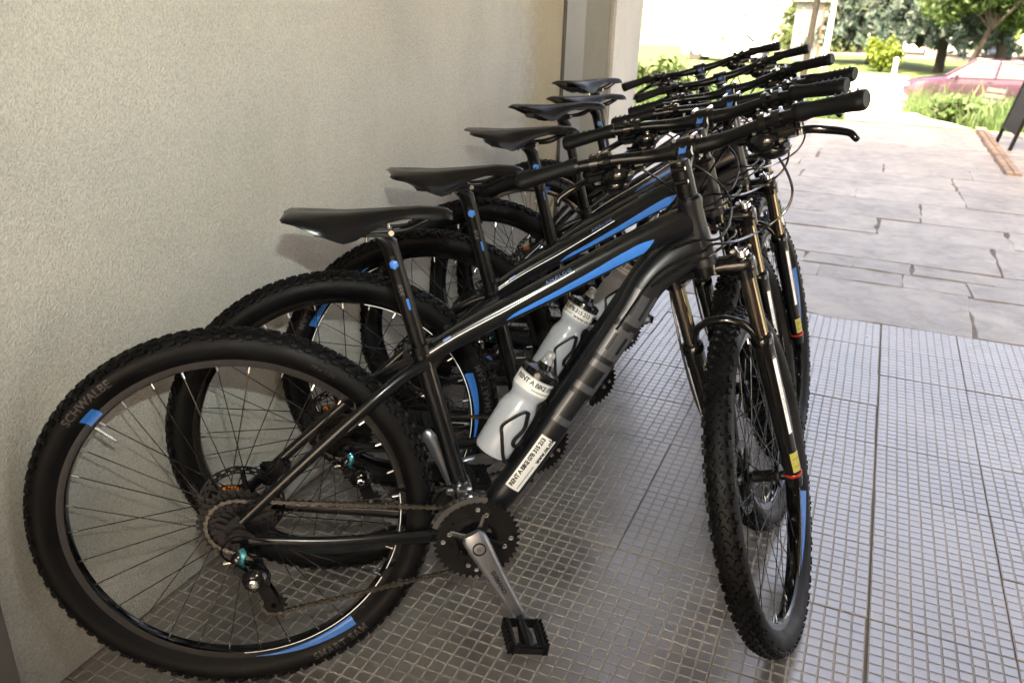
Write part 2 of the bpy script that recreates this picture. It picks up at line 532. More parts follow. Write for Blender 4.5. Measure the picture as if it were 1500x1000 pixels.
# ------------------------------------------------------------------ floor tiles (structure)
def concrete(name, col, var=.25, objr=.10, rough=.5, bstr=.35, speck=True, rv=.12, spec=.5, stain=False):
    m = bpy.data.materials.new(name); m.use_nodes = True
    nt = m.node_tree; b = nt.nodes['Principled BSDF']
    tc = nt.nodes.new('ShaderNodeTexCoord'); geo = nt.nodes.new('ShaderNodeNewGeometry')
    n1 = nt.nodes.new('ShaderNodeTexNoise'); n1.inputs['Scale'].default_value = 2.3; n1.inputs['Detail'].default_value = 6; n1.inputs['Roughness'].default_value = .65
    n2 = nt.nodes.new('ShaderNodeTexNoise'); n2.inputs['Scale'].default_value = 260; n2.inputs['Detail'].default_value = 3
    n3 = nt.nodes.new('ShaderNodeTexNoise'); n3.inputs['Scale'].default_value = 11; n3.inputs['Detail'].default_value = 5
    for n in (n1, n2, n3): nt.links.new(geo.outputs['Position'], n.inputs['Vector'])
    def rng(src, a, b_, lo=.3, hi=.7):
        r = nt.nodes.new('ShaderNodeMapRange'); r.inputs['From Min'].default_value = lo; r.inputs['From Max'].default_value = hi
        r.inputs['To Min'].default_value = a; r.inputs['To Max'].default_value = b_
        nt.links.new(src, r.inputs['Value']); return r.outputs[0]
    oi = nt.nodes.new('ShaderNodeObjectInfo')
    vals = [rng(n1.outputs['Fac'], 1 - var, 1 + var), rng(n2.outputs['Fac'], .80, 1.16), rng(n3.outputs['Fac'], .90, 1.08), rng(oi.outputs['Random'], 1 - objr, 1 + objr, 0, 1)]
    cur = vals[0]
    for v in vals[1:]:
        mu = nt.nodes.new('ShaderNodeMath'); mu.operation = 'MULTIPLY'
        nt.links.new(cur, mu.inputs[0]); nt.links.new(v, mu.inputs[1]); cur = mu.outputs[0]
    hs = nt.nodes.new('ShaderNodeMix'); hs.data_type = 'RGBA'
    hs.inputs['A'].default_value = (*col, 1); hs.inputs['B'].default_value = (col[0] * 1.02, col[1] * .93, col[2] * .86, 1)
    nt.links.new(n1.outputs['Fac'], hs.inputs['Factor'])
    s = nt.nodes.new('ShaderNodeVectorMath'); s.operation = 'SCALE'
    nt.links.new(hs.outputs['Result'], s.inputs[0]); nt.links.new(cur, s.inputs['Scale'])
    b.inputs['Specular IOR Level'].default_value = min(1, spec); b.inputs['IOR'].default_value = 1.5 if spec <= 1 else 1.5 + (spec - 1)
    if stain:      # weathered blotches and hairline cracks
        n5 = nt.nodes.new('ShaderNodeTexNoise'); n5.inputs['Scale'].default_value = 7; n5.inputs['Detail'].default_value = 8; n5.inputs['Roughness'].default_value = .75; n5.inputs['Distortion'].default_value = .6
        nt.links.new(geo.outputs['Position'], n5.inputs['Vector'])
        st_ = rng(n5.outputs['Fac'], .74, 1.0, .38, .52)
        s2 = nt.nodes.new('ShaderNodeVectorMath'); s2.operation = 'SCALE'
        nt.links.new(s.outputs[0], s2.inputs[0]); nt.links.new(st_, s2.inputs['Scale']); s = s2
    nt.links.new(s.outputs[0], b.inputs['Base Color'])
    nt.links.new(rng(n3.outputs['Fac'], rough - rv, rough + rv), b.inputs['Roughness'])
    bp = nt.nodes.new('ShaderNodeBump'); bp.inputs['Strength'].default_value = bstr; bp.inputs['Distance'].default_value = .0012
    nt.links.new(n2.outputs['Fac'], bp.inputs['Height'])
    if bstr: nt.links.new(bp.outputs[0], b.inputs['Normal'])
    return m
TILE = concrete('ribbed_concrete_tile', (.092, .085, .080), var=.32, objr=.10, rough=.32, rv=.05, spec=1.68, bstr=0)
STONE = concrete('worn_stone_slab', (.25, .242, .228), var=.30, objr=.17, rough=.50, spec=.6, stain=True)
DUST = concrete('dusty_groove', (.215, .205, .194), var=.25, objr=.05, rough=.55, spec=.9, rv=.08)
GROUT = concrete('grout', (.15, .135, .115), var=.3, objr=0, rough=.85)
BRICKM = concrete('reddish_brick', (.23, .175, .14), var=.2, objr=.18, rough=.75)
PATHM = concrete('sunlit_concrete_path', (.50, .48, .44), var=.12, objr=0, rough=.8)

m = MB()
m.box((.35, -3.95, -.0305), (3.7, 9.98, .05))
floor = tag(m.build('floor', GROUT, smooth=0), kind='structure')
tile_meshes = []
for v in range(5):
    m = MB(); h = SLAB / 2 - .0010
    m.box((0, 0, -.0120), (2 * h, 2 * h, .022), mi=1)
    pitch = 2 * h / 10
    for i in range(10):
        for j in range(10):
            g = .0013 + random.random() * .0008
            x0 = -h + i * pitch + g; x1 = -h + (i + 1) * pitch - g; y0 = -h + j * pitch + g * 1.25; y1 = -h + (j + 1) * pitch - g * 1.25
            zt = random.uniform(-.0005, .0); c = .0011
            if random.random() < .02 * v: zt -= .0004
            vs = [(x0, y0, -.0011), (x1, y0, -.0011), (x1, y1, -.0011), (x0, y1, -.0011),
                  (x0 + c, y0 + c, zt), (x1 - c, y0 + c, zt), (x1 - c, y1 - c, zt), (x0 + c, y1 - c, zt)]
            m.add(vs, [(4, 5, 6, 7)]); m.add(vs, [(0, 1, 5, 4), (1, 2, 6, 5), (2, 3, 7, 6), (3, 0, 4, 7)], 1)
    tile_meshes.append(m.mesh('tile', [TILE, DUST], smooth=0, recalc=False))
ncol0 = int(math.floor((WALLX + .03) / SLAB))
for i in range(-5, 7):
    for j in range(0, 16):
        xc = (i + .5) * SLAB + (-.002 if i < 0 else .002)
        yc = -(j + .5) * SLAB
        if xc + SLAB / 2 < WALLX: continue
        o = link('tile', random.choice(tile_meshes), floor)
        o.location = (xc + random.uniform(-.001, .001), yc + random.uniform(-.001, .001), random.uniform(-.0018, .0008))
        o.rotation_euler = (random.uniform(-.004, .004), random.uniform(-.004, .004), PI * random.randrange(2) + random.uniform(-.003, .003))

# stone slabs in courses beyond the tiles
def slab_obj(x0, x1, y0, y1, mt, zt=0., name='paving_stone', parent=None, skew=.0):
    g = random.uniform(.001, .004); gy = random.uniform(.003, .010)
    m = MB()
    def jx(): return random.gauss(0, .010)
    pts = [(x0 + g + jx(), y0 + gy + jx()), (x1 - g + jx(), y0 + gy + jx()), (x1 - g + jx(), y1 - gy + jx()), (x0 + g + jx(), y1 - gy + jx())]
    # rough outline: subdivide edges
    out = []
    for k in range(4):
        a, b = pts[k], pts[(k + 1) % 4]; L = math.hypot(b[0] - a[0], b[1] - a[1]); n = max(1, int(L / .09))
        for q in range(n):
            t = q / n; w = 0 if q == 0 else random.gauss(0, .0065)
            out.append((lerp(a[0], b[0], t) + (w if abs(b[1] - a[1]) > abs(b[0] - a[0]) else 0), lerp(a[1], b[1], t) + (w if abs(b[0] - a[0]) >= abs(b[1] - a[1]) else 0)))
    n = len(out); cx = (x0 + x1) / 2; cy = (y0 + y1) / 2; c = .004
    top = [(p[0] + (c if p[0] < cx else -c) * .8, p[1] + (c if p[1] < cy else -c) * .8, zt) for p in out]
    mid = [(p[0], p[1], zt - .003) for p in out]; bot = [(p[0], p[1], zt - .05) for p in out]
    m.add(top + mid + bot, [tuple(range(n))] + [(i, (i + 1) % n, n + (i + 1) % n, n + i) for i in range(n)] + [(n + i, n + (i + 1) % n, 2 * n + (i + 1) % n, 2 * n + i) for i in range(n)])
    return m.build(name, mt, parent, smooth=0)
# bed of the slabs
SANDY = concrete('sandy_joint', (.115, .108, .095), var=.35, objr=0, rough=.9)
m = MB(); m.box((.1, 4.37, -.0325), (5.2, 6.64, .05))
slabs = tag(m.build('pavement', SANDY, smooth=0), kind='structure')
courses = [(0.012, .62), (.62, .87), (.87, 1.08), (1.08, 1.72), (1.72, 2.18), (2.18, 2.82), (2.82, 3.47), (3.47, 4.05), (4.05, 4.52), (4.52, 5.9), (5.9, 7.68)]
widths = [(.4, 1.5), (.2, .7), (.15, .6), (.6, 1.7), (.3, .8), (.5, 1.5), (.3, 1.0), (.5, 1.5), (.3, .8), (.8, 2.0), (.9, 2.2)]
for (y0, y1), (wa, wb) in zip(courses, widths):
    x = WALLX if y0 < 1 else -2.4
    xe = 2.1 if y0 < 1 else (2.6 if y0 < 4.3 else .93)
    while x < xe - .05:
        w = random.uniform(wa, wb)
        if xe - (x + w) < .15: w = xe - x
        slab_obj(x, x + w, y0, y1, STONE, random.uniform(-.003, .001), parent=slabs)
        x += w
# brick edging and the paved corner under the sign
y = 4.50
while y < 7.75:
    for k, xx in enumerate((.945, 1.005)):
        m = MB(); m.box((xx + .028, y + .055, -.005), (.055, .104, .05), bev=.004)
        o = m.build('brick', BRICKM, slabs); o.location.z = random.uniform(.0, .006)
    y += .112
yy = 4.50
while yy < 7.6:
    x = 1.07 - .0
    while x < 2.5:
        slab_obj(x, x + .30, yy, yy + .2, STONE, random.uniform(-.002, .004), parent=slabs)
        x += .302
    yy += .202

# ------------------------------------------------------------------ ground outside
def groundmat(name, c1, c2, scale=3.):
    m = bpy.data.materials.new(name); m.use_nodes = True
    nt = m.node_tree; b = nt.nodes['Principled BSDF']; b.inputs['Roughness'].default_value = .95
    tc = nt.nodes.new('ShaderNodeTexCoord'); n = nt.nodes.new('ShaderNodeTexNoise'); n.inputs['Scale'].default_value = scale; n.inputs['Detail'].default_value = 8
    nt.links.new(tc.outputs['Object'], n.inputs['Vector'])
    cr = nt.nodes.new('ShaderNodeValToRGB'); cr.color_ramp.elements[0].position = .35; cr.color_ramp.elements[1].position = .65
    cr.color_ramp.elements[0].color = (*c1, 1); cr.color_ramp.elements[1].color = (*c2, 1)
    nt.links.new(n.outputs['Fac'], cr.inputs[0]); nt.links.new(cr.outputs[0], b.inputs['Base Color'])
    return m
LAWN = groundmat('lawn_ground', (.038, .080, .022), (.060, .115, .032), 2.5)
ROADM = groundmat('road_asphalt', (.07, .07, .07), (.10, .10, .10), 8)
def sheet(name, fx0, fx1, ys, mt, dz=0., nx=14):
    vs = []; fs = []
    for y in ys:
        for i in range(nx + 1):
            x = lerp(fx0(y), fx1(y), i / nx); vs.append((x, y, z_ground(x, y) + dz))
    for j in range(len(ys) - 1):
        for i in range(nx):
            a = j * (nx + 1) + i; fs.append((a, a + 1, a + nx + 2, a + nx + 1))
    me = bpy.data.meshes.new(name); me.from_pydata(vs, [], fs); me.materials.append(mt)
    me.polygons.foreach_set('use_smooth', [True] * len(fs)); me.update()
    return link(name, me)
ysn = [7.69 + .5 * k for k in range(30)] + [23, 25, 28, 32, 38, 46, 60, 90, 150, 300, 700]
tag(sheet('ground', lambda y: -40 - y * .8, lambda y: 40 + y * .8, ysn, LAWN, -.012, 24), kind='structure')
tag(sheet('ground', lambda y: -40, lambda y: 40, [1.052, 3, 5, 7.688], LAWN, -.07, 8), kind='structure')
tag(sheet('ground', lambda y: -60, lambda y: 60, [-40, -20, YB + .055], PATHM, -.07, 4), kind='structure')
tag(sheet('ground', lambda y: 2.19, lambda y: 60, [YB + .055, -4, 1.05], PATHM, -.066, 8), kind='structure')
def pl(y): return interp([7.6, 9, 12, 17, 25, 40, 60], [-.52, -.60, -.74, -1.0, -1.5, -2.6, -4.2], y)
def pr(y): return interp([7.6, 9, 12, 17, 24, 25, 40, 60], [.93, .40, .30, .36, .46, .6, .9, 1.2], y)
tag(sheet('path', pl, pr, [7.69 + .5 * k for k in range(30)] + [23, 25, 27, 30, 34, 39], PATHM, .012, 6), kind='structure')
tag(sheet('road', lambda y: pr(y) - .6, lambda y: 40, [23.6, 26, 29.4], ROADM, .006, 10), kind='structure')
tag(sheet('road', lambda y: -50, lambda y: 60, [56, 62, 75], ROADM, .006, 10), kind='structure')

# ================================================================== BICYCLE
RW = .368
WB = 1.0925
HA = R(70.0)
UX, UZ = -math.cos(HA), math.sin(HA)
NX, NZ = math.sin(HA), math.cos(HA)
SBX, SBZ = WB - .046 * NX, RW - .046 * NZ     # foot of the steering axis
def axis_pt(a): return (SBX + a * UX, SBZ + a * UZ)
BBX, BBZ = .442, .3136
def st(z): return .440 - .268 * (z - BBZ)       # seat tube axis
DR, PR = (.54, .842), (-.842, .54)
def dtp(al, pe): return (BBX + al * DR[0] + pe * PR[0], BBZ + al * DR[1] + pe * PR[1])

def steer_matrix(delta):
    c, s = math.cos(delta), math.sin(delta)
    F = Vector((NX * c, s, NZ * c)); L = Vector((-NX * s, c, -NZ * s)); U = Vector((UX, 0, UZ))
    return Matrix(((F.x, L.x, U.x, SBX), (F.y, L.y, U.y, 0), (F.z, L.z, U.z, SBZ), (0, 0, 0, 1)))

# ---- wheel pieces (axle along y, centre at the origin)
def tyre_y(r):   # half width of the casing at radius r
    return interp([.309, .316, .324, .332, .340, .348, .355, .360, .3635], [.0105, .0165, .0235, .0268, .0275, .0255, .0210, .0140, .0], r)
def tyre_mesh():
    rs = [.309, .312, .316, .320, .324, .328, .332, .336, .340, .344, .348, .352, .355, .358, .360, .362, .3635]
    prof = [(r, -tyre_y(r)) for r in rs] + [(r, tyre_y(r)) for r in reversed(rs[:-1])]
    return MB().lathe(prof, 96).mesh('tyre', RUBBER, 60)
def tread_mesh():
    m = MB(); rnd = random.Random(3)
    def knob(a, yc, lx, ly, h, tw=0., rbase=None, tilt=0.):
        # block lying on the casing at angle a; lx along the roll, ly across
        r = rbase
        ca, sa = math.cos(a), math.sin(a)
        e_r = Vector((ca, 0, sa)); e_t = Vector((-sa, 0, ca)); e_y = Vector((0, 1, 0))
        nrm = (e_r * math.cos(tilt) + e_y * math.sin(tilt)); ac = (e_y * math.cos(tilt) - e_r * math.sin(tilt))
        ct, stt = math.cos(tw), math.sin(tw)
        d1 = e_t * ct + ac * stt; d2 = ac * ct - e_t * stt
        c = e_r * r + e_y * yc
        vs = []
        for hh, k in ((-.002, 1.0), (h, .80)):
            for sx, sy in ((-1, -1), (1, -1), (1, 1), (-1, 1)):
                vs.append(c + nrm * hh + d1 * sx * lx / 2 * k + d2 * sy * ly / 2 * k)
        m.add(vs, [(4, 5, 6, 7), (0, 1, 5, 4), (1, 2, 6, 5), (2, 3, 7, 6), (3, 0, 4, 7)])
    N = 88
    for i in range(N):
        a = 2 * PI * i / N; da = 2 * PI / N
        for sgn in (-1, 1):
            o = 0 if sgn < 0 else .5
            knob(a + o * da, sgn * .0046, .0135, .0056, .0040, sgn * .55, .3632, sgn * .12)
            knob(a + (o + .45) * da, sgn * .0130, .0112, .0064, .0043, -sgn * .45, .3600, sgn * .5)
            knob(a + (o + .2) * da, sgn * .0208, .0125, .0076, .0054, sgn * .12, .3548, sgn * .95)
            if i % 2 == 0:
                knob(a + (o + .7) * da, sgn * .0243, .0085, .0055, .0040, 0, .3510, sgn * 1.15)
    return m.mesh('tread', RUBBER, 0)
def rim_mesh():
    prof = [(.2965, 0), (.2972, -.008), (.2995, -.0118), (.309, -.0128), (.3145, -.0128), (.3155, -.0105), (.3125, -.009), (.3120, .009), (.3155, .0105), (.3145, .0128), (.309, .0128), (.2995, .0118), (.2972, .008)]
    return MB().lathe(prof, 96, close=True).mesh('rim', GLOSS, 25)
def arc_decal(r0a, r0b, r1a, r1b, a0, a1, y, m, name, n=40):
    """strip on the flank between angles (degrees); radii run from (r0a,r0b) to (r1a,r1b)"""
    mb = MB(); vs = []; fs = []
    for i in range(n + 1):
        t = i / n; a = R(lerp(a0, a1, t)); ra = lerp(r0a, r1a, t); rb = lerp(r0b, r1b, t)
        for q in range(5):
            r = lerp(ra, rb, q / 4); yy_ = y if r < .309 else min(y, -(tyre_y(r) + .0012))
            vs.append((r * math.cos(a), yy_, r * math.sin(a)))
    for i in range(n):
        for q in range(4): fs.append((5 * i + q, 5 * i + q + 5, 5 * i + q + 6, 5 * i + q + 1))
    return flat_mesh(name, vs, fs, m)
def wheel_text(body, ang, size, r, outward, m, name, space=1.05, bold=.0004):
    vs, fs = text2d(body, size, bold, space, cuts=.006)
    pts = []
    for x, y in vs:
        if outward: a = R(ang) - x / r; rr = r + y
        else: a = R(ang) + x / r; rr = r - y
        pts.append((rr * math.cos(a), -(tyre_y(rr) + .0006), rr * math.sin(a)))
    return flat_mesh(name, pts, fs, m)
TYRE, TREAD, RIM = tyre_mesh(), tread_mesh(), rim_mesh()
def spoke_mesh(sgn, cross):
    """one spoke, hub flange to rim hole at angle 0"""
    m = MB()
    a_f = cross * R(66); rf = .0225
    p0 = Vector((rf * math.cos(a_f), sgn * .030, rf * math.sin(a_f))); p1 = Vector((.2985, sgn * .003, 0))
    d = (p1 - p0).normalized()
    m.tube([p0, p1], .00105, 5, mi=0, ref=(.2, .3, .9))
    m.tube([p1 - d * .014, p1], .0021, 6, mi=1, ref=(.2, .3, .9))
    return m.mesh('spoke', [GLOSS, ALLOY], 40)
SPK = {(s, c): spoke_mesh(s, c) for s in (-1, 1) for c in (-1, 1)}
def hub_mesh(rear):
    m = MB(); w = .066 if rear else .048
    prof = [(.005, -w), (.0095, -w + .002), (.0105, -.036), (.024, -.034), (.0245, -.030), (.0245, -.0275), (.014, -.024), (.0125, 0), (.0135, .023), (.0245, .0275), (.0245, .031), (.017, .036), (.0105, .040), (.0095, w - .002), (.005, w)]
    m.lathe(prof, 28)
    return m.mesh('hub', ANOD, 35)
HUBF, HUBR = hub_mesh(False), hub_mesh(True)
def rotor_mesh():
    m = MB(); y = .0415; N = 120; vs = []; fs = []
    rad = [.0635, .0665, .0695, .0725, .0755, .0800]
    for i in range(N):
        a = 2 * PI * i / N
        for k, r in enumerate(rad):
            w = 1 + (.006 * math.sin(a * 12) if k in (0, len(rad) - 1) else 0)
            vs.append((r * w * math.cos(a), y, r * w * math.sin(a)))
    K = len(rad)
    for i in range(N):
        j = (i + 1) % N
        for k in range(K - 1):
            if k == 1 and i % 5 in (0, 1): continue
            if k == 3 and i % 5 in (2, 3): continue
            fs.append((i * K + k, j * K + k, j * K + k + 1, i * K + k + 1))
    m.add(vs, fs)
    for i in range(6):
        a = 2 * PI * i / 6
        m.tube([(.017 * math.cos(a), y, .017 * math.sin(a)), (.042 * math.cos(a + .35), y, .042 * math.sin(a + .35)), (.066 * math.cos(a + .45), y, .066 * math.sin(a + .45))], (.0045), 4, ref=(0, 1, 0))
    m.lathe([(.012, y - .002), (.023, y - .002), (.023, y + .002), (.012, y + .002)], 24)
    return m.mesh('brake_rotor', STEEL, 30)
ROTOR = rotor_mesh()
def sprocket(m, teeth, y, th, inner, mi=0, p=.0127):
    r = p / (2 * math.sin(PI / teeth)); prof = []
    for t in range(teeth):
        for f, dr in ((0, -.0032), (.22, -.0018), (.40, .0034), (.60, .0034), (.78, -.0018)):
            a = 2 * PI * (t + f) / teeth; prof.append(((r + dr) * math.cos(a), (r + dr) * math.sin(a)))
    n = len(prof); inn = [(inner * math.cos(2 * PI * k / n), inner * math.sin(2 * PI * k / n)) for k in range(n)]
    vs = [(x, y - th / 2, z) for x, z in prof] + [(x, y + th / 2, z) for x, z in prof] + [(x, y - th / 2, z) for x, z in inn] + [(x, y + th / 2, z) for x, z in inn]
    fs = []
    for k in range(n):
        j = (k + 1) % n
        fs += [(k, j, n + j, n + k), (k, 2 * n + k, 2 * n + j, j), (n + k, n + j, 3 * n + j, 3 * n + k), (2 * n + k, 3 * n + k, 3 * n + j, 2 * n + j)]
    m.add(vs, fs, mi)
    return r
def cassette_mesh():
    m = MB(); y = -.0300
    for t in (34, 30, 26, 23, 20, 17, 15, 13, 11):
        sprocket(m, t, y, .0018, .017); y -= .0037
    m.lathe([(.0165, -.028), (.0165, -.062), (.010, -.064)], 24)
    return m.mesh('cassette', STEEL, 30)
CASS = cassette_mesh()
WTXT1 = wheel_text('SCHWALBE', 133, .021, .3375, True, TYREL, 'tyre_lettering')
WTXT2 = wheel_text('SMART SAM', -58, .021, .3375, False, TYREL, 'tyre_lettering', 1.15)
WTXT3 = wheel_text('29', -28, .020, .336, False, TYREL, 'tyre_lettering')
WTXT4 = wheel_text('29 x 2.25', 60, .012, .334, True, TYREL, 'tyre_lettering', bold=0)
YD = -.01345
RDEC = []
RDEC.append((arc_decal(.3095, .3105, .3040, .3225, -88, -50, YD, BLUE, 'blue_rim_decal'), 'blue_rim_decal'))
RDEC.append((arc_decal(.2990, .3004, .2990, .3012, -92, -30, -.0124 - .0008, WHITE, 'white_rim_line'), 'white_rim_line'))
RDEC.append((arc_decal(.2990, .3004, .2990, .3004, -26, 6, -.0124 - .0008, WHITE, 'white_rim_line'), 'white_rim_line'))
RDEC.append((arc_decal(.3030, .3225, .3030, .3225, 133.5, 139.5, YD, BLUE, 'blue_rim_mark'), 'blue_rim_mark'))
VALVE = MB().tube([(.2965, 0, 0), (.262, 0, 0)], .0032, 8).tube([(.262, 0, 0), (.255, 0, 0)], .0022, 8).mesh('valve', ALLOY)
SKEWER = {}
def wheel(name, parent, mw, rear):
    w = link(name, RIM, parent, mw)
    link('tyre', TYRE, w); tag(link('tread', TREAD, w), kind='stuff')
    link('hub', HUBR if rear else HUBF, w); link('brake_rotor', ROTOR, w)
    if rear: link('cassette', CASS, w)
    for k in range(32):
        sgn = -1 if k % 2 else 1; cr = 1 if (k // 2) % 2 else -1
        link('spoke', SPK[(sgn, cr)], w, RY(-2 * PI * (k + .3) / 32))
    for me in (WTXT1, WTXT2, WTXT3, WTXT4): link('tyre_lettering', me, w)
    for me, nm in RDEC: link(nm, me, w)
    link('valve', VALVE, w, RY(R(-140.5)))
    return w

# ---- frame
TT = Tube([(st(.668) + .002, .668), (.42, .712), (.57, .789), (.70, .857), (.80, .905), axis_pt(.603)], [.0165, .018, .019, .0195, .020, .019], [.016, .0195, .0225, .024, .026, .027], 2.7)
DT = Tube([dtp(.01, -.004), dtp(.10, -.014), dtp(.25, -.018), dtp(.40, -.018), dtp(.52, -.015), dtp(.585, -.0105), (.805, .838), (.842, .861), axis_pt(.557)],
          [.025, .0255, .026, .026, .0255, .0255, .025, .024, .021], [.026, .0275, .0285, .029, .030, .032, .034, .034, .032], 2.4)
def frame_mesh():
    m = MB()
    TT.add(m); DT.add(m, mi=1)
    m.cyl((st(.30), 0, .30), (st(.688), 0, .688), .0175, .0178, 24)
    m.lathe([(.0, -.0365), (.0205, -.0365), (.0225, -.034), (.0225, .034), (.0205, .0365), (0, .0365)], 28, c=(BBX, 0, BBZ))
    a = [axis_pt(q) for q in (.515, .523, .533, .58, .625, .634, .643)]
    m.tube([(x, 0, z) for x, z in a], [.0265, .0265, .0240, .0215, .0215, .0235, .0235], 28, ref=(0, 1, 0), mi=1)
    for s in (-1, 1):
        p = spline([(st(.655) + .004, s * .010, .660), (.305, s * .030, .640), (.235, s * .052, .590), (.12, s * .062, .488), (.015, s * .066, .390)], 6)
        m.tube(p, [(lerp(.0105, .0085, i / (len(p) - 1)), lerp(.0125, .0095, i / (len(p) - 1))) for i in range(len(p))], 14, ref=(0, 1, 0))
        p = spline([(BBX - .012, s * .026, BBZ + .003), (.36, s * .036, .318), (.27, s * .052, .326), (.16, s * .063, .334), (.025, s * .067, .351)], 6)
        m.tube(p, [(lerp(.010, .0085, i / (len(p) - 1)), lerp(.0165, .0105, i / (len(p) - 1))) for i in range(len(p))], 14, ref=(0, 1, 0))
        poly = [(-.014, .374), (-.010, .390), (.006, .402), (.026, .396), (.020, .380), (.036, .362), (.034, .342), (.010, .338), (-.008, .352)]
        m.prism(poly, s * .0635, s * .0700)
    # derailleur hanger
    m.prism([(-.006, .352), (.012, .352), (.020, .335), (.016, .325), (.006, .325), (-.002, .340)], -.0700, -.0755)
    # stay bridge and gusset
    m.tube([(.225, -.050, .583), (.225, .050, .583)], .007, 10, ref=(1, 0, 0))
    m.prism([(st(.64) + .010, .640), (st(.668) + .012, .672), (.43, .712), (.40, .690)], -.006, .006)
    # cable guides under the down tube and bottle bosses
    for al in (.13, .33, .5):
        p = DT.pt(al, 1.5 * PI, 0); m.box(p, (.012, .018, .007), bev=.002)
    return m.mesh('frame', [PAINT, SLATE], 40)
FRAME = frame_mesh()

def top_stripe():
    # blue stripe on the flank of the top tube, wide at the head, with a hairline running back to the seat tube
    def f(x, y): # x 0..1 , y 0..1
        l = .165 + x * .305
        w = interp([0, .06, .5, .9, 1.0], [.0006, .0065, .0115, .0160, .0150], x)
        y0 = interp([0, .5, 1.0], [-.0085, -.0125, -.0155], x)
        return (l - (0 if x < .9 else (1 - y) * .028 * (x - .9) / .1), y0 + y * w)
    vs, fs = grid2d(0, 1, 0, 1, .05, f)
    return TT.decal('top_tube_stripe', (vs, fs), 0, PI, BLUE, .021, .0006)
def hairline():
    vs, fs = grid2d(0, 1, 0, 1, .04, lambda x, y: (.015 + x * .30, interp([0, .5, 1.0], [.0045, .0040, .0088], x) + y * .0013))
    return TT.decal('top_tube_hairline', (vs, fs), 0, PI, WHITE, .021, .0006)
def block_letters():
    """C U B E in square-shouldered strokes along the down tube"""
    vs, fs = [], []
    def bar(x0, x1, y0, y1):
        v, f = grid2d(x0, x1, y0, y1, .005)
        k = len(vs); vs.extend(v); fs.extend([tuple(i + k for i in q) for q in f])
    H, W, t, g = .050, .066, .0145, .011
    x = 0
    def at(x0, x1, y0, y1): bar(x + x0 * W, x + x1 * W, (y0 - .5) * H, (y1 - .5) * H)
    tx, ty = t / W, t / H * .85
    at(0, tx, .06, .94); at(tx, 1, 0, ty); at(tx, 1, 1 - ty, 1); x += W + g           # C
    at(0, 1 - tx, 0, ty); at(1 - tx, 1, .06, .94); 
    at(0, tx, ty, 1); x += W + g                                                      # U
    at(0, tx, 0, 1); at(tx, 1 - .05, 0, ty); at(tx, 1 - .05, .5 - ty / 2, .5 + ty / 2); at(tx, 1 - .05, 1 - ty, 1)
    at(1 - tx, 1, ty * .6, .5 - ty / 2); at(1 - tx, 1, .5 + ty / 2, 1 - ty * .6); x += W + g   # B
    at(0, tx, 0, 1); at(tx, 1, 0, ty); at(tx, .9, .5 - ty / 2, .5 + ty / 2); at(tx, 1, 1 - ty, 1)   # E
    return vs, fs
DECALS = []     # (name, mesh) children of the frame
def keep(o):
    DECALS.append((o.name.split('.')[0], o.data)); bpy.data.objects.remove(o)
keep(top_stripe()); keep(hairline())
keep(DT.decal('down_tube_lettering', block_letters(), .262, PI, GREYL, .0285, .0005))
rr = grid2d(-.062, .062, -.0145, .0145, .0048)
keep(DT.decal('rental_sticker', rr, .165, PI - .10, STICK, .028, .0006))
keep(DT.decal('sticker_lettering', text2d('RENT A BIKE 078 315 213', .0116, .0006, .90), .165, PI - .10 - .0052 / .028, INK, .028, .0011))
keep(DT.decal('sticker_lettering', text2d('www.oa.mk', .0112, .0005, 1.05), .200, PI - .10 + .0072 / .028, INK, .028, .0011))
keep(DT.decal('sticker_rule', grid2d(-.057, -.002, -.0006, .0006, .0048), .165, PI - .10 + .0068 / .028, INK, .028, .0011))
keep(TT.decal('model_lettering', text2d('ANALOG', .011, .0002, 1.25), .285, PI - .75, mat('dim_blue_lettering', (.03, .07, .16), .4), .021, .0006))
keep(TT.decal('top_tube_badge', grid2d(-.008, .008, -.003, .003, .004), .055, PI - .55, mat('dull_blue_badge', (.03, .08, .24), .4), .021, .0006))

def clampmesh():
    m = MB(); c = Vector((st(.684), 0, .684)); d = Vector((-.268, 0, 1)).normalized()
    m.cyl(c - d * .008, c + d * .010, .0215, .0215, 24)
    m.tube([(c.x - .018, -.020, c.z), (c.x - .030, -.020, c.z)], .006, 10); m.cyl((c.x - .026, -.026, c.z), (c.x - .026, .024, c.z), .0042)
    m.tube(spline([(c.x - .026, .024, c.z), (c.x - .012, .034, c.z + .002), (c.x + .03, .034, c.z + .006)], 5), [(.003, .005)] * 11, 8)
    m.cyl((c.x - .026, -.026, c.z), (c.x - .026, -.034, c.z), .0075, .0065)
    return m.mesh('seat_clamp', SATIN, 35)
CLAMP = clampmesh()
def postmesh():
    m = MB(); ax = lambda z: Vector((st(z), 0, z))
    m.cyl(ax(.55), ax(.870), .0150, .0150, 28)
    m.tube([ax(.860), ax(.878), Vector((.276, 0, .890)), Vector((.266, 0, .894))], [.0152, (.019, .016), (.021, .013), (.020, .011)], 18)
    # cradle and clamp jaws
    m.box((.270, 0, .8985), (.046, .054, .008), bev=.003); m.box((.270, 0, .9075), (.038, .052, .006), bev=.003)
    m.tube([(.250, -.010, .897), (.215, -.010, .893), (.195, -.008, .895)], [(.010, .005), (.009, .004), (.005, .003)], 8)
    for x in (.250, .287): m.cyl((x, 0, .882), (x, 0, .914), .0035, seg=8, mi=1)
    m.cyl((.292, -.030, .9025), (.292, .030, .9025), .0048, seg=10, mi=1)
    return m.mesh('seat_post', [SATIN, CHROME], 35)
POST = postmesh()
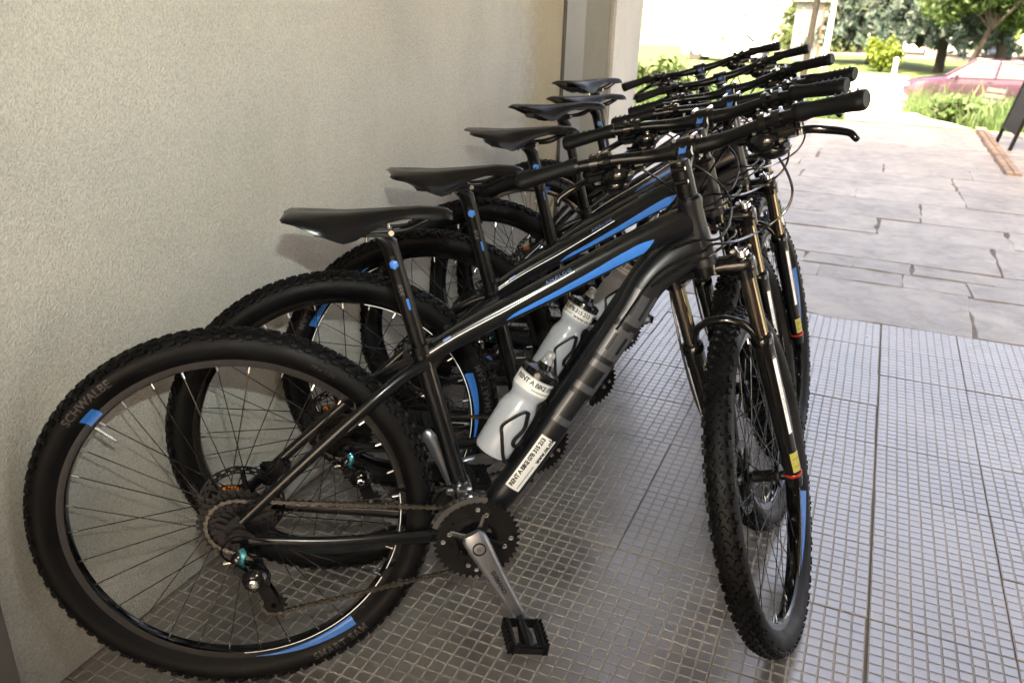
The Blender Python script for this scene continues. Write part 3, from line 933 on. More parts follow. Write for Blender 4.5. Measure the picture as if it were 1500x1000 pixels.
def on_post(z, ang, off=.0006):
    d = Vector((-.268, 0, 1)).normalized(); sd = Vector((0, 1, 0)); fw = sd.cross(d)
    c = Vector((st(z), 0, z)); a = ang
    return c + (sd * math.cos(a) + fw * math.sin(a)) * (.0150 + off)
def post_decals():
    out = []
    def mapd(d2, z0, ang0):
        return [on_post(z0 + y, ang0 + x / .0150) for x, y in d2[0]]
    # hexagon badge on the right-rear flank
    A0 = PI + .15
    rings = [[(0, 0)], [(.0042 * math.cos(PI / 6 + k * PI / 3), .0042 * math.sin(PI / 6 + k * PI / 3)) for k in range(6)], [(.0084 * math.cos(PI / 6 + k * PI / 3), .0084 * math.sin(PI / 6 + k * PI / 3)) for k in range(6)]]
    vs = [p for r in rings for p in r]; fs = [(0, 1 + k, 1 + (k + 1) % 6) for k in range(6)] + [(1 + k, 7 + k, 7 + (k + 1) % 6, 1 + (k + 1) % 6) for k in range(6)]
    out.append(('post_badge', flat_mesh('post_badge', mapd((vs, fs), .845, A0), fs, BLUE)))
    v, f = grid2d(-.0022, .0022, -.010, .010, .003); out.append(('post_mark', flat_mesh('post_mark', mapd((v, f), .772, A0 - .35), f, BLUE)))
    v, f = text2d('RFR', .012, .0003, 1.1); v2 = [(-y, x) for x, y in v]
    out.append(('post_lettering', flat_mesh('post_lettering', mapd((v2, f), .80, A0 + .1), f, GREYL)))
    return out
POSTDEC = post_decals()

def saddle_mesh():
    m = MB(); N = 26; M = 19
    x0, L = .114, .284
    rings = []
    for i in range(N + 1):
        t = i / N; x = x0 + L * t
        w = interp([0, .03, .10, .22, .36, .52, .70, .88, .96, 1.0], [.040, .060, .069, .0705, .060, .040, .0245, .0200, .0175, .011], t)
        zt = .9365 + interp([0, .04, .15, .35, .6, .8, .95, 1.0], [-.002, .001, .001, .000, .004, .008, .006, -.001], t)
        drop = interp([0, .05, .2, .34, .42, .50, .58, .7, .9, 1.0], [.007, .013, .031, .047, .044, .032, .022, .018, .021, .014], t)
        ring = []
        for j in range(M):
            s = -1 + 2 * j / (M - 1)
            a = abs(s)
            yy = w * math.copysign(min(1.0, a ** .82 * 1.0), s) if a < .8 else w * math.copysign(lerp(.8 ** .82, 1.0, math.sin((a - .8) / .2 * PI / 2)), s)
            if a < .8: zz = zt - drop * .42 * (a / .8) ** 2.6 - (.0022 * math.exp(-(s / .12) ** 2) if .08 < t < .72 else 0)
            else: zz = zt - drop * lerp(.42, 1.0, ((a - .8) / .2) ** 1.2)
            if a > .93: yy *= .965
            ring.append(Vector((x - (0.010 * (a ** 3) if t < .04 else 0) + (.006 * a if t < .02 else 0), yy, zz)))
        # underside
        for j in range(M - 2, 0, -1):
            s = -1 + 2 * j / (M - 1)
            ring.append(Vector((x, w * .86 * s, zt - drop * .80 + .002)))
        rings.append(ring)
    K = len(rings[0]); vs = [p for r in rings for p in r]; fs = []
    for i in range(N):
        for k in range(K):
            fs.append((i * K + k, i * K + (k + 1) % K, (i + 1) * K + (k + 1) % K, (i + 1) * K + k))
    fs.append(tuple(range(K))); fs.append(tuple(N * K + k for k in range(K - 1, -1, -1)))
    m.add(vs, fs)
    return m.mesh('saddle', SADDLE, 50)
SADM = saddle_mesh()
def rail_mesh(s):
    p = spline([(.165, s * .034, .902), (.185, s * .030, .899), (.215, s * .0235, .9010), (.27, s * .0225, .9035), (.315, s * .0210, .9065), (.345, s * .014, .9175), (.375, s * .008, .932)], 6)
    return MB().tube(p, .0036, 8, ref=(0, 0, 1)).mesh('saddle_rail', SATIN)
RAILS = [rail_mesh(-1), rail_mesh(1)]
SADSHELL = MB().box((.172, 0, .9045), (.022, .085, .012), bev=.005).mesh('saddle_shell', BLACKPL)
SADLOGO = None

# ---- drivetrain
CRA = R(-62.6)     # right crank
def crank_mesh(side):
    """arm in the bike's frame; side -1 right, +1 left"""
    m = MB(); ang = CRA if side < 0 else CRA + PI
    e = Vector((math.cos(ang), 0, math.sin(ang))); q = Vector((-e.z, 0, e.x))
    st_ = [(-.030, .016, .008), (-.020, .0235, .012), (0, .0240, .016), (.03, .0215, .015), (.07, .0180, .0130), (.11, .0155, .0118), (.15, .0145, .0112), (.170, .0142, .0108), (.183, .0105, .009), (.188, .004, .005)]
    path = []; secs = []
    y0 = side * .074
    for d, w, h in st_:
        path.append(Vector((BBX, y0 + side * (.004 + .012 * max(0, d / .175)), BBZ)) + e * d)
        secs.append([(h * math.copysign(abs(math.cos(2 * PI * k / 20)) ** .7, math.cos(2 * PI * k / 20)) * .8, w * math.copysign(abs(math.sin(2 * PI * k / 20)) ** .8, math.sin(2 * PI * k / 20))) for k in range(20)])
    global s_par
    s_par = False
    m.sweep(path, secs, (0, 1, 0))
    c = Vector((BBX, side * .078, BBZ))
    if side < 0:
        for k in range(4):     # spider
            a = ang + R(45 + 90 * k)
            e2 = Vector((math.cos(a), 0, math.sin(a)))
            m.tube([Vector((BBX, -.062, BBZ)) + e2 * .012, Vector((BBX, -.060, BBZ)) + e2 * .034, Vector((BBX, -.056, BBZ)) + e2 * .056], [(.006, .013), (.005, .009), (.004, .008)], 10, mi=1, ref=(0, 1, 0))
    # bolt well
    m.lathe([(.0, side * -.001), (.0075, side * -.001), (.0115, side * .0150), (.0130, side * .0150), (.0130, side * .002)], 20, c=c, mi=2)
    m.cyl(c + Vector((0, side * .003, 0)), c + Vector((0, side * .0135, 0)), .0055, .0050, 10, mi=3)
    return m.mesh('crank_arm', [CRANKM, SATIN, GLOSS, CHROME], 40)
CRANKS = [crank_mesh(-1), crank_mesh(1)]
def crank_text():
    e = Vector((math.cos(CRA), 0, math.sin(CRA))); q = Vector((-e.z, 0, e.x))
    vs, fs = text2d('SHIMANO', .0125, .0004, 1.0, cuts=0)
    return flat_mesh('crank_lettering', [Vector((BBX, -.0745 - .004 - .0128 - .012 * (.085 + x) / .175 * .75, BBZ)) + e * (.082 + x) + q * y for x, y in vs], fs, INK)
CRTXT = crank_text()
def ring_mesh(teeth, y, name):
    m = MB(); r = sprocket(m, teeth, y, .0034, 0.0127 / (2 * math.sin(PI / teeth)) - .014)
    rin = 0.0127 / (2 * math.sin(PI / teeth)) - .014
    if teeth == 40: m.lathe([(.040, y - .0022), (.0735, y - .0022), (.0740, y + .0005), (.040, y + .0005)], 48)
    for k in range(4):
        a = CRA + R(45 + 90 * k)
        m.box((math.cos(a) * (rin - .006), y, math.sin(a) * (rin - .006)), (.026, .0032, .024), rot=Matrix.Rotation(-a, 3, 'Y'), bev=.001)
    return m.mesh(name, mat('chainring_black', (.006, .006, .0065), .35, .5, rvar=.08, vscale=90), 30)
RINGS = [ring_mesh(40, -.0560, 'chainring'), ring_mesh(30, -.0470, 'chainring'), ring_mesh(22, -.0400, 'chainring')]
RBOLT = MB().lathe([(.0, 0), (.0025, 0), (.003, -.001), (.0045, -.0012), (.0052, 0)], 10).mesh('chainring_bolt', ALLOY, 40)
def pedal_mesh(side):
    m = MB(); w, l, h = .088, .068, .022; y0 = side * .018
    # platform: two plates, end bars, axle barrel
    for sx in (-1, 1):
        m.box((sx * (l / 2 - .005), y0 + side * w / 2, 0), (.010, w, h), bev=.003)
        for k in range(7):
            m.box((sx * (l / 2 + .002), y0 + side * (.008 + k * .012), 0), (.006, .005, h + .004), bev=.001)
    m.box((0, y0 + side * .005, 0), (l, .010, h * .8), bev=.003); m.box((0, y0 + side * (w - .005), 0), (l, .010, h * .8), bev=.003)
    m.tube([(0, 0, 0), (0, y0 + side * .012, 0), (0, y0 + side * w * .6, 0), (0, y0 + side * w * .95, 0)], [.0075, .0095, .013, .010], 14, ref=(1, 0, 0))
    for sx in (-1, 1): m.box((sx * .017, y0 + side * w * .9, 0), (.010, .018, h * .6), bev=.002)
    return m.mesh('pedal', BLACKPL, 40)
PEDALS = [pedal_mesh(-1), pedal_mesh(1)]

# rear derailleur (bike frame)
UP = Vector((.022, -.052, .2820)); LP = Vector((.058, -.0535, .2060))     # guide and tension pulleys
def derailleur():
    parts = []
    m = MB()
    m.cyl((.010, -.066, .330), (.010, -.088, .330), .010, .009, 18)
    m.blob((.006, -.083, .322), (.014, .011, .016)); m.box((.018, -.089, .300), (.058, .018, .027), rot=Matrix.Rotation(R(38), 3, 'Y'), bev=.007)
    m.box((.014, -.078, .306), (.046, .012, .016), rot=Matrix.Rotation(R(38), 3, 'Y'), bev=.005)
    m.blob((.036, -.092, .288), (.027, .022, .027)); m.cyl((.034, -.072, .288), (.034, -.112, .288), .017, .012, 18)
    m.lathe([(.0, -.1155), (.004, -.1155), (.0055, -.114), (.0085, -.113)], 14, c=(.034, 0, .288), mi=1)
    m.cyl((-.004, -.080, .318), (-.020, -.078, .314), .004, .003, 10, mi=1)
    m.cyl((.010, -.088, .330), (.010, -.0905, .330), .0055, .005, 8, mi=1)
    parts.append(('derailleur_body', m.mesh('derailleur_body', [GLOSS, CHROME], 40), GLOSS))
    m = MB()
    for y in (-.0465, -.0605):
        pl = [(UP.x - .010, UP.z + .012), (UP.x + .012, UP.z + .010), (UP.x + .022, UP.z - .012), (LP.x + .010, LP.z + .012), (LP.x + .011, LP.z - .008), (LP.x - .004, LP.z - .013), (LP.x - .013, LP.z - .002), (UP.x + .002, UP.z - .020), (UP.x - .013, UP.z - .004)]
        m.prism(pl, y - .001, y + .001)
    parts.append(('derailleur_cage', m.mesh('derailleur_cage', SATIN, 30), SATIN))
    for c in (UP, LP):
        m = MB(); sprocket(m, 11, 0, .004, .004); m.cyl((0, -.008, 0), (0, .008, 0), .0045, seg=10, mi=1)
        me = m.mesh('pulley', [BLACKPL, CHROME], 30); me.transform(T(*c)); parts.append(('pulley', me, None))
    m = MB()
    m.tube(spline([(.012, -.085, .345), (.016, -.091, .335), (.012, -.092, .322), (.014, -.090, .312)], 4), [(.004, .007)] * 13, 8, ref=(0, 1, 0))
    parts.append(('hanger_bracket', m.mesh('hanger_bracket', TEAL, 40), None))
    return parts
DERAIL = derailleur()
def chain_mesh():
    RC = .0127 / (2 * math.sin(PI / 26)); RF = .0127 / (2 * math.sin(PI / 30)); yC, yF = -.0415, -.0470
    pts = []
    # top run: tangent from sprocket top to ring top
    C0, C1 = Vector((0, yC, RW)), Vector((BBX, yF, BBZ))
    def tang(A, ra, Bc, rb, sgn):   # outer tangent, sgn +1 upper
        d = Vector((Bc.x - A.x, 0, Bc.z - A.z)); L = d.length; d /= L; n = Vector((-d.z, 0, d.x)) * sgn
        s = (ra - rb) / L; c = math.sqrt(max(0, 1 - s * s)); nn = n * c + d * s
        return A + nn * ra, Bc + nn * rb, math.atan2(nn.z, nn.x)
    a, b, ang = tang(C0, RC, C1, RF, 1)
    rp = .0127 / (2 * math.sin(PI / 11))
    # lower run: tangent from ring bottom to the tension pulley bottom
    lp = Vector((LP.x, LP.y, LP.z)); c, d, ang2 = tang(lp, rp, C1, RF, -1)
    poly = [a, b]
    k = 14; a1 = ang; a2 = ang2
    while a2 > a1: a2 -= 2 * PI
    for i in range(1, k): t = i / k; q = lerp(a1, a2, t); poly.append(C1 + Vector((math.cos(q), 0, math.sin(q))) * RF)
    poly += [d, c]
    # round the tension pulley clockwise to its rear side
    q0 = ang2; q1 = ang2 - R(150)
    for i in range(1, 8): q = lerp(q0, q1, i / 7); poly.append(lp + Vector((math.cos(q), 0, math.sin(q))) * rp)
    up = Vector((UP.x, UP.y, UP.z))
    q0 = R(-40); q1 = R(75)
    for i in range(0, 7): q = lerp(q0, q1, i / 6); poly.append(up + Vector((math.cos(q), 0, math.sin(q))) * rp)
    # back up to the sprocket's underside-rear and round to the start
    q0 = R(-95) ; q1 = ang
    q0 = R(-115)
    for i in range(0, 16):
        q = lerp(q0, q1 - 2 * PI if q1 > q0 else q1, i / 15); poly.append(C0 + Vector((math.cos(q), 0, math.sin(q))) * RC)
    # resample at half-inch pitch
    Ls = [0]
    for i in range(1, len(poly)): Ls.append(Ls[-1] + (poly[i] - poly[i - 1]).length)
    n = int(Ls[-1] / .0127); p = []
    i = 0
    for kx in range(n + 1):
        l = Ls[-1] * kx / n
        while i < len(Ls) - 2 and Ls[i + 1] < l: i += 1
        p.append(poly[i].lerp(poly[i + 1], (l - Ls[i]) / (Ls[i + 1] - Ls[i])))
    m = MB()
    for kx in range(n):
        A, B_ = p[kx], p[kx + 1]; e = (B_ - A).normalized(); s = Vector((0, 1, 0)); u = e.cross(s)
        off = .0034 if kx % 2 else .0022
        prof = [(-.0040, 0), (-.0025, .0040), (.0010, .0041), (.0035, .0026), (.0064, .0024), (.0093, .0026), (.0118, .0041), (.0153, .0040), (.0167, 0)]
        prof = prof + [(x, -z) for x, z in reversed(prof[1:-1])]
        for sg in (-1, 1):
            vs = [A + e * x + u * z + s * (sg * off) for x, z in prof] + [A + e * x + u * z + s * (sg * (off + .0009)) for x, z in prof]
            N = len(prof)
            m.add(vs, [tuple(range(N)), tuple(range(2 * N - 1, N - 1, -1))] + [(q, (q + 1) % N, N + (q + 1) % N, N + q) for q in range(N)])
        m.tube([A - s * .0042, A + s * .0042], .0022, 6, mi=0, ref=(1, 0, 0))
    return m.mesh('chain', CHAINM, 30)
CHAIN = chain_mesh()
def front_der():
    m = MB(); z0 = .405
    m.cyl((st(z0 - .009), 0, z0 - .009), (st(z0 + .009), 0, z0 + .009), .0205, .0205, 20)
    m.box((st(z0) + .006, -.028, z0 - .006), (.030, .022, .026), bev=.004); m.box((st(z0) - .022, -.02, z0 - .002), (.016, .020, .014), bev=.003)
    for y in (-.044, -.060):    # cage plates over the rings
        vs = []
        for i in range(9):
            a = R(lerp(158, 78, i / 8))
            for r in (.083, .0935): vs.append((BBX + r * math.cos(a), y, BBZ + r * math.sin(a)))
        vs2 = [(x, yy - .0014, z) for x, yy, z in vs]
        f = [(2 * i, 2 * i + 2, 2 * i + 3, 2 * i + 1) for i in range(8)]
        m.add(vs, f); m.add(vs2, f)
        for i in range(8):
            pass
    m.box((BBX - .010, -.052, BBZ + .0935), (.022, .018, .0025), rot=Matrix.Rotation(R(-8), 3, 'Y'))
    m.box((st(.395) + .004, -.038, .392), (.030, .008, .034), rot=Matrix.Rotation(R(20), 3, 'Y'), bev=.003)
    m.cyl((st(.41) + .014, -.030, .418), (st(.41) + .014, -.044, .418), .004, seg=10)
    return m.mesh('front_derailleur', mat('derailleur_steel', (.24, .245, .26), .25, .95), 40)
FDER = front_der()
def caliper_rear():
    m = MB(); m.box((.070, .052, .432), (.050, .028, .026), rot=Matrix.Rotation(R(-35), 3, 'Y'), bev=.006)
    m.box((.050, .060, .420), (.030, .010, .050), bev=.004)
    m.cyl((.055, .050, .425), (.055, .074, .425), .009, seg=12)
    return m.mesh('brake_caliper', SATIN, 40)
CLIP = MB().box((-.020, .046, .396), (.030, .010, .012), bev=.002).box((-.020, .052, .392), (.040, .012, .020), bev=.003, mi=1).mesh('caliper_clip', [ORANGE, SATIN], 40)
CALR = caliper_rear()

# ---- bottle cage
BD = Vector((.50, 0, .866)); BP = Vector((-.866, 0, .50))    # bottle axis, square to it (towards the seat tube)
B0 = Vector((*dtp(.150, 0.058)[:1], 0, dtp(.150, .058)[1]))
BRAD = .0367
def cage_mesh():
    m = MB()
    # spine on the tube
    m.tube([B0 + BD * q - BP * (BRAD + .006) for q in (-.004, .05, .10, .135)], [(.010, .003)] * 4, 8, ref=(0, 1, 0))
    for q in (.035, .100): m.cyl(B0 + BD * q - BP * (BRAD + .013), B0 + BD * q - BP * (BRAD + .003), .007, seg=10)
    def wrap(pts):
        return [B0 + BD * l + (BP * math.cos(a) + Vector((0, 1, 0)) * math.sin(a)) * (BRAD + .0022) for l, a in pts]
    for s in (-1, 1):
        # arm: out from the spine low down, forward and up in a zigzag round the flank, back to the spine
        pts = [(.004, PI), (.004, s * R(140)), (.012, s * R(112)), (.050, s * R(72)), (.062, s * R(60)), (.075, s * R(62)), (.108, s * R(88)), (.112, s * R(104))]
        if s < 0: pts = [(l, a if a > 0 else a) for l, a in pts]; pts[0] = (.004, -PI)
        m.tube(spline(wrap(pts), 6), [(.0026, .0042)] * (6 * 7 + 1), 8, ref=(0, 1, 0))
        pts = [(.112, s * R(104)), (.080, s * R(122)), (.052, s * R(112)), (.040, s * R(126)), (.045, s * R(150)), (.070, s * R(176))]
        m.tube(spline(wrap(pts), 6), [(.0026, .0042)] * (6 * 5 + 1), 8, ref=(0, 1, 0))
    # foot under the bottle
    m.tube(spline([B0 - BP * (BRAD + .006) - BD * .002, B0 - BP * .02 - BD * .006, B0 + BP * .015 - BD * .006, B0 + BP * .030 - BD * .002], 5), [(.011, .003)] * 16, 8, ref=(0, 1, 0))
    return m.mesh('bottle_cage', BLACKPL, 40)
CAGE = cage_mesh()

# ---- steering assembly pieces, coordinates (forward, left, up the steering axis)
SX = .012; SL = .068
def steer_parts():
    P = []
    m = MB()
    # crown
    sec = []
    path = [(SX, -.088, .496), (SX, -.080, .496), (SX, -.06, .497), (SX - .004, -.035, .502), (SX - .008, 0, .505), (SX - .004, .035, .502), (SX, .06, .497), (SX, .080, .496), (SX, .088, .496)]
    m.tube(path, [(.012, .012), (.020, .021), (.0215, .0225), (.020, .017), (.024, .0150), (.020, .017), (.0215, .0225), (.020, .021), (.012, .012)], 18, ref=(1, 0, 0))
    for s in (-1, 1): m.cyl((SX, s * SL, .472), (SX, s * SL, .512), .0205, .0195, 24)
    m.cyl((0, 0, .495), (0, 0, .516), .0245, .0255, 24)
    P.append(('fork_crown', m.mesh('fork_crown', GLOSS, 50), []))
    for s in (-1, 1):
        P.append(('stanchion', MB().cyl((SX, s * SL, .30), (SX, s * SL, .474), .0150, seg=28).mesh('stanchion', BRONZE), []))
    for s in (-1, 1):
        m = MB()
        m.tube([(SX, s * SL, q) for q in (.346, .344, .330, .326, .30, .22, .12, .05, .015, .0)] , [.0195, .0215, .0215, .0200, .0198, .0190, .0175, .0165, .0165, .014], 24, ref=(0, 1, 0))
        m.tube([(SX, s * SL, .02), (SX + .012, s * (SL - .006), .006), (.040, s * .056, .001), (.050, s * .054, -.001)], [(.014, .012), (.008, .015), (.006, .014), (.005, .010)], 14, ref=(0, 1, 0))
        m.lathe([(.0162, .3465), (.0195, .3465), (.0205, .3475), (.0190, .349), (.0162, .349)], 24, c=(SX, s * SL, 0), axis='z', mi=1)
        kids = []
        def leg_pt(a, ang, off=.0006):
            r = interp([.0, .05, .12, .22, .30, .34], [.014, .0165, .0175, .0190, .0198, .021], a) + off
            return Vector((SX + r * math.sin(ang), s * SL + s * r * math.cos(ang), a))
        v, f = grid2d(-.0042, .0042, -.085, .085, .004); kids.append(('fork_stripe', flat_mesh('fork_stripe', [leg_pt(.215 + y, -.55 + x / .018) for x, y in v], f, WHITE)))
        v, f = text2d('SUNTOUR  SF14-XCM', .0072, 0, 1.15, cuts=.004); v = [(-y, x) for x, y in v] if s < 0 else [(y, -x) for x, y in v]
        kids.append(('fork_lettering', flat_mesh('fork_lettering', [leg_pt(.215 + y, -.55 + x / .018, .0010) for x, y in v], f, GREYL)))
        v, f = grid2d(-.013, .013, -.023, .023, .004); kids.append(('yellow_label', flat_mesh('yellow_label', [leg_pt(.062 + y, -.55 + x / .018) for x, y in v], f, YELLOW)))
        for yy_ in (.0, .018):
            v, f = grid2d(-.009, .009, -.0006, .0006, .003); kids.append(('label_rule', flat_mesh('label_rule', [leg_pt(.052 + yy_ + y, -.55 + x / .018, .001) for x, y in v], f, INK)))
        mm = MB(); mm.lathe([(.0172, .026), (.0180, .027), (.0180, .032), (.0172, .033)], 20, c=(SX, s * SL, 0), axis='z'); kids.append(('adjuster_ring', mm.mesh('adjuster_ring', RED)))
        P.append(('fork_leg', m.mesh('fork_leg', [GLOSS, SATIN], 45), kids))
    p = spline([(SX - .004, -.060, .333), (SX - .008, -.055, .362), (-.010, -.042, .388), (-.015, -.018, .402), (-.016, 0, .404), (-.015, .018, .402), (-.010, .042, .388), (SX - .008, .055, .362), (SX - .004, .060, .333)], 4)
    P.append(('fork_arch', MB().tube(p, [(.009, .007)] * len(p), 10, ref=(1, 0, 0)).mesh('fork_arch', GLOSS, 50), []))
    m = MB(); m.lathe([(0, .527), (.010, .527), (.0125, .524), (.013, .512)], 18, c=(SX, -SL, 0), axis='z')
    m.tube([(SX, -SL, .524), (SX - .012, -SL - .012, .530), (SX - .020, -SL - .022, .538)], [(.004, .006), (.004, .005), (.003, .003)], 8)
    m.box((SX + .006, -SL + .012, .522), (.010, .020, .008), bev=.002); m.cyl((SX - .012, -SL + .002, .524), (SX - .020, -SL + .006, .540), .0025, seg=8)
    P.append(('lockout_knob', m.mesh('lockout_knob', CHROME, 40), []))
    P.append(('lockout_cap', MB().lathe([(0, .520), (.010, .519), (.0135, .512)], 18, c=(SX, SL, 0), axis='z').mesh('lockout_cap', SATIN), []))
    # stem on its spacers
    m = MB()
    m.cyl((0, 0, .641), (0, 0, .648), .0235, .0200, 24); m.cyl((0, 0, .648), (0, 0, .672), .0178, seg=24)
    P.append(('headset_spacer', m.mesh('headset_spacer', ANOD, 35), []))
    m = MB()
    m.cyl((0, 0, .672), (0, 0, .714), .0185, .0180, 28)
    m.tube([(.008, 0, .694), (.025, 0, .701), (.045, 0, .710), (.058, 0, .715)], [(.0155, .018), (.0145, .0155), (.0165, .016), (.022, .019)], 18, ref=(0, 1, 0))
    m.tube([(.0686, -.024, .7179), (.0686, .024, .7179)], .0215, 24, ref=(1, 0, 0))
    for q in (.680, .704): m.cyl((-.020, -.012, q), (-.020, .012, q), .0045, seg=10); m.cyl((-.020, -.0135, q), (-.020, -.012, q), .003, seg=8, mi=1)
    for sl in (-.017, .017):
        for da in (-.019, .019): m.cyl((.058, sl, .7179 + da * 1.15), (.094, sl, .7179 + da), .0042, .0036, 8, mi=1)
    kids = []
    mm = MB(); mm.lathe([(0, .7175), (.012, .7172), (.0172, .7155), (.0176, .7135)], 24, axis='z'); mm.cyl((0, 0, .7165), (0, 0, .7190), .0045, .004, 8)
    kids.append(('top_cap', mm.mesh('top_cap', GLOSS, 40)))
    kids.append(('stem_badge', MB().box((.038, 0, .7242), (.020, .014, .0012), rot=Matrix.Rotation(R(-22), 3, 'Y')).mesh('stem_badge', BLUE, 0)))
    kids.append(('stem_mark', MB().box((.046, -.0155, .7180), (.016, .0012, .012), rot=Matrix.Rotation(R(-22), 3, 'Y')).mesh('stem_mark', WHITE, 0)))
    P.append(('stem', m.mesh('stem', [SATIN, CHROME], 40), kids))
    # handlebar
    bp_ = spline([(.003, -.314, .7450), (.026, -.24, .7425), (.049, -.15, .7340), (.066, -.075, .7205), (.0686, -.04, .7179), (.0686, 0, .7179), (.0686, .04, .7179), (.066, .075, .7205), (.049, .15, .7340), (.026, .24, .7425), (.003, .314, .7450)], 6)
    rad = [interp([0, .035, .08, .13, .4], [.0157, .0148, .0124, .0110, .0110], abs(p.y)) for p in bp_]
    bar = MB().tube(bp_, rad, 18, ref=(0, 0, 1)).mesh('handlebar', SATIN, 50)
    kids = []
    for s in (1,):
        v, f = grid2d(-.0085, .0085, -.0065, .0065, .003, lambda x, y: (x * (1 + y * 45), y))
        pts = []
        for x, y in v:
            yy_ = s * .118 + x; px = interp([.075, .15], [.066, .052], abs(yy_)); pz = interp([.075, .15], [.7205, .7335], abs(yy_)); r = interp([0, .035, .08, .13], [.0157, .0148, .0124, .0110], abs(yy_)) + .0008
            a = PI * .60 - y / r
            pts.append((px + r * math.cos(a), yy_, pz + r * math.sin(a)))
        kids.append(('bar_badge', flat_mesh('bar_badge', pts, f, BLUE)))
    P.append(('handlebar', bar, kids))
    for s in (-1, 1):
        m = MB()
        path = [(.0350, s * .208, .7415), (.0330, s * .216, .7418), (.0285, s * .232, .7425), (.0150, s * .266, .7434), (.0030, s * .295, .7443), (-.0030, s * .308, .7450), (-.0055, s * .3140, .7452), (-.0060, s * .3165, .7452)]
        m.tube(path, [(.0155, .0155), (.0165, .0165), (.0138, .0136), (.0165, .0148), (.0215, .0155), (.0245, .0168), (.0238, .0160), (.020, .013)], 20, ref=(1, 0, 0))
        for q in range(5): m.box((.0165 - q * .0048, s * (.258 + q * .012), .7578 + .0012 * q), (.020 + q * .002, .004, .0018), bev=.0008)
        kids = [('grip_collar', MB().tube([(.0368, s * .202, .7411), (.0348, s * .209, .7415)], .0172, 18, ref=(1, 0, 0)).mesh('grip_collar', SATIN))]
        P.append(('grip', m.mesh('grip', GRIPR, 50), kids))
    for s in (-1, 1):
        # hydraulic brake lever
        m = MB()
        m.tube([(.0450, s * .166, .7362), (.0415, s * .181, .7378)], .0165, 16, ref=(1, 0, 0))
        m.box((.064, s * .166, .722), (.024, .030, .020), rot=Matrix.Rotation(R(30), 3, 'Y'), bev=.005)
        m.tube([(.080, s * .090, .706), (.079, s * .12, .708), (.077, s * .16, .709), (.073, s * .195, .706)], [.0085, .0115, .0125, .010], 14, ref=(1, 0, 0))
        m.box((.060, s * .176, .716), (.040, .058, .036), rot=Matrix.Rotation(R(25), 3, 'Y'), bev=.010)
        m.box((.076, s * .135, .718), (.018, .045, .010), rot=Matrix.Rotation(R(25), 3, 'Y'), bev=.003)
        m.cyl((.073, s * .198, .695), (.073, s * .198, .716), .006, seg=12, mi=1)
        m.cyl((.055, s * .160, .7545), (.055, s * .160, .7490), .0030, .0030, 8, mi=1); m.cyl((.055, s * .178, .7545), (.055, s * .178, .7490), .0030, .0030, 8, mi=1)
        kids = []
        mm = MB()
        lp = spline([(.074, s * .196, .703), (.086, s * .215, .698), (.088, s * .240, .690), (.082, s * .262, .684), (.075, s * .278, .678), (.071, s * .284, .670), (.073, s * .287, .665)], 5)
        mm.tube(lp, [(lerp(.0045, .0050, i / (len(lp) - 1)), lerp(.0080, .0058, i / (len(lp) - 1))) for i in range(len(lp))], 10, ref=(1, 0, 0))
        kids.append(('lever_blade', mm.mesh('lever_blade', GLOSS, 50)))
        P.append(('brake_lever', m.mesh('brake_lever', [GLOSS, CHROME], 40), kids))
        # trigger shifter with gear window
        m = MB()
        m.tube([(.0475, s * .140, .7352), (.0465, s * .153, .7362)], .0165, 16, ref=(1, 0, 0))
        m.blob((.064, s * .142, .702), (.031, .036, .026)); m.box((.066, s * .118, .716), (.026, .034, .014), rot=Matrix.Rotation(R(25), 3, 'Y'), bev=.005)
        m.blob((.064, s * .152, .684), (.028, .032, .019)); m.box((.066, s * .150, .720), (.030, .050, .016), rot=Matrix.Rotation(R(20), 3, 'Y'), bev=.005); m.cyl((.082, s * .115, .705), (.086, s * .085, .704), .0055, .0045, 10)
        m.tube(spline([(.055, s * .150, .690), (.040, s * .165, .690), (.030, s * .180, .694)], 4), [(.004, .009)] * 9, 8, ref=(0, 0, 1))
        m.tube(spline([(.070, s * .150, .700), (.078, s * .172, .704), (.074, s * .186, .706)], 4), [(.003, .007)] * 9, 8, ref=(0, 0, 1))
        m.cyl((.052, s * .146, .7530), (.052, s * .146, .748), .003, seg=8, mi=1); m.cyl((.050, s * .128, .716), (.044, s * .128, .722), .004, seg=8, mi=1)
        P.append(('gear_shifter', m.mesh('gear_shifter', [GLOSS, CHROME], 40), []))
    m = MB(); m.box((.004, .060, .118), (.030, .026, .052), bev=.006); m.box((.010, .070, .13), (.020, .012, .08), bev=.004)
    P.append(('brake_caliper', m.mesh('brake_caliper', SATIN, 40), []))
    m = MB(); m.cyl((.046, -.075, 0), (.046, .075, 0), .0042, seg=10); m.lathe([(0, -.074), (.006, -.074), (.009, -.069), (.009, -.060)], 14, c=(.046, 0, 0)); 
    m.tube([(.046, .070, 0), (.046, .078, .006), (.030, .080, .055)], [(.004, .008), (.004, .008), (.003, .006)], 8)
    P.append(('axle_skewer', m.mesh('axle_skewer', SATIN, 40), []))
    return P
STEERP = steer_parts()

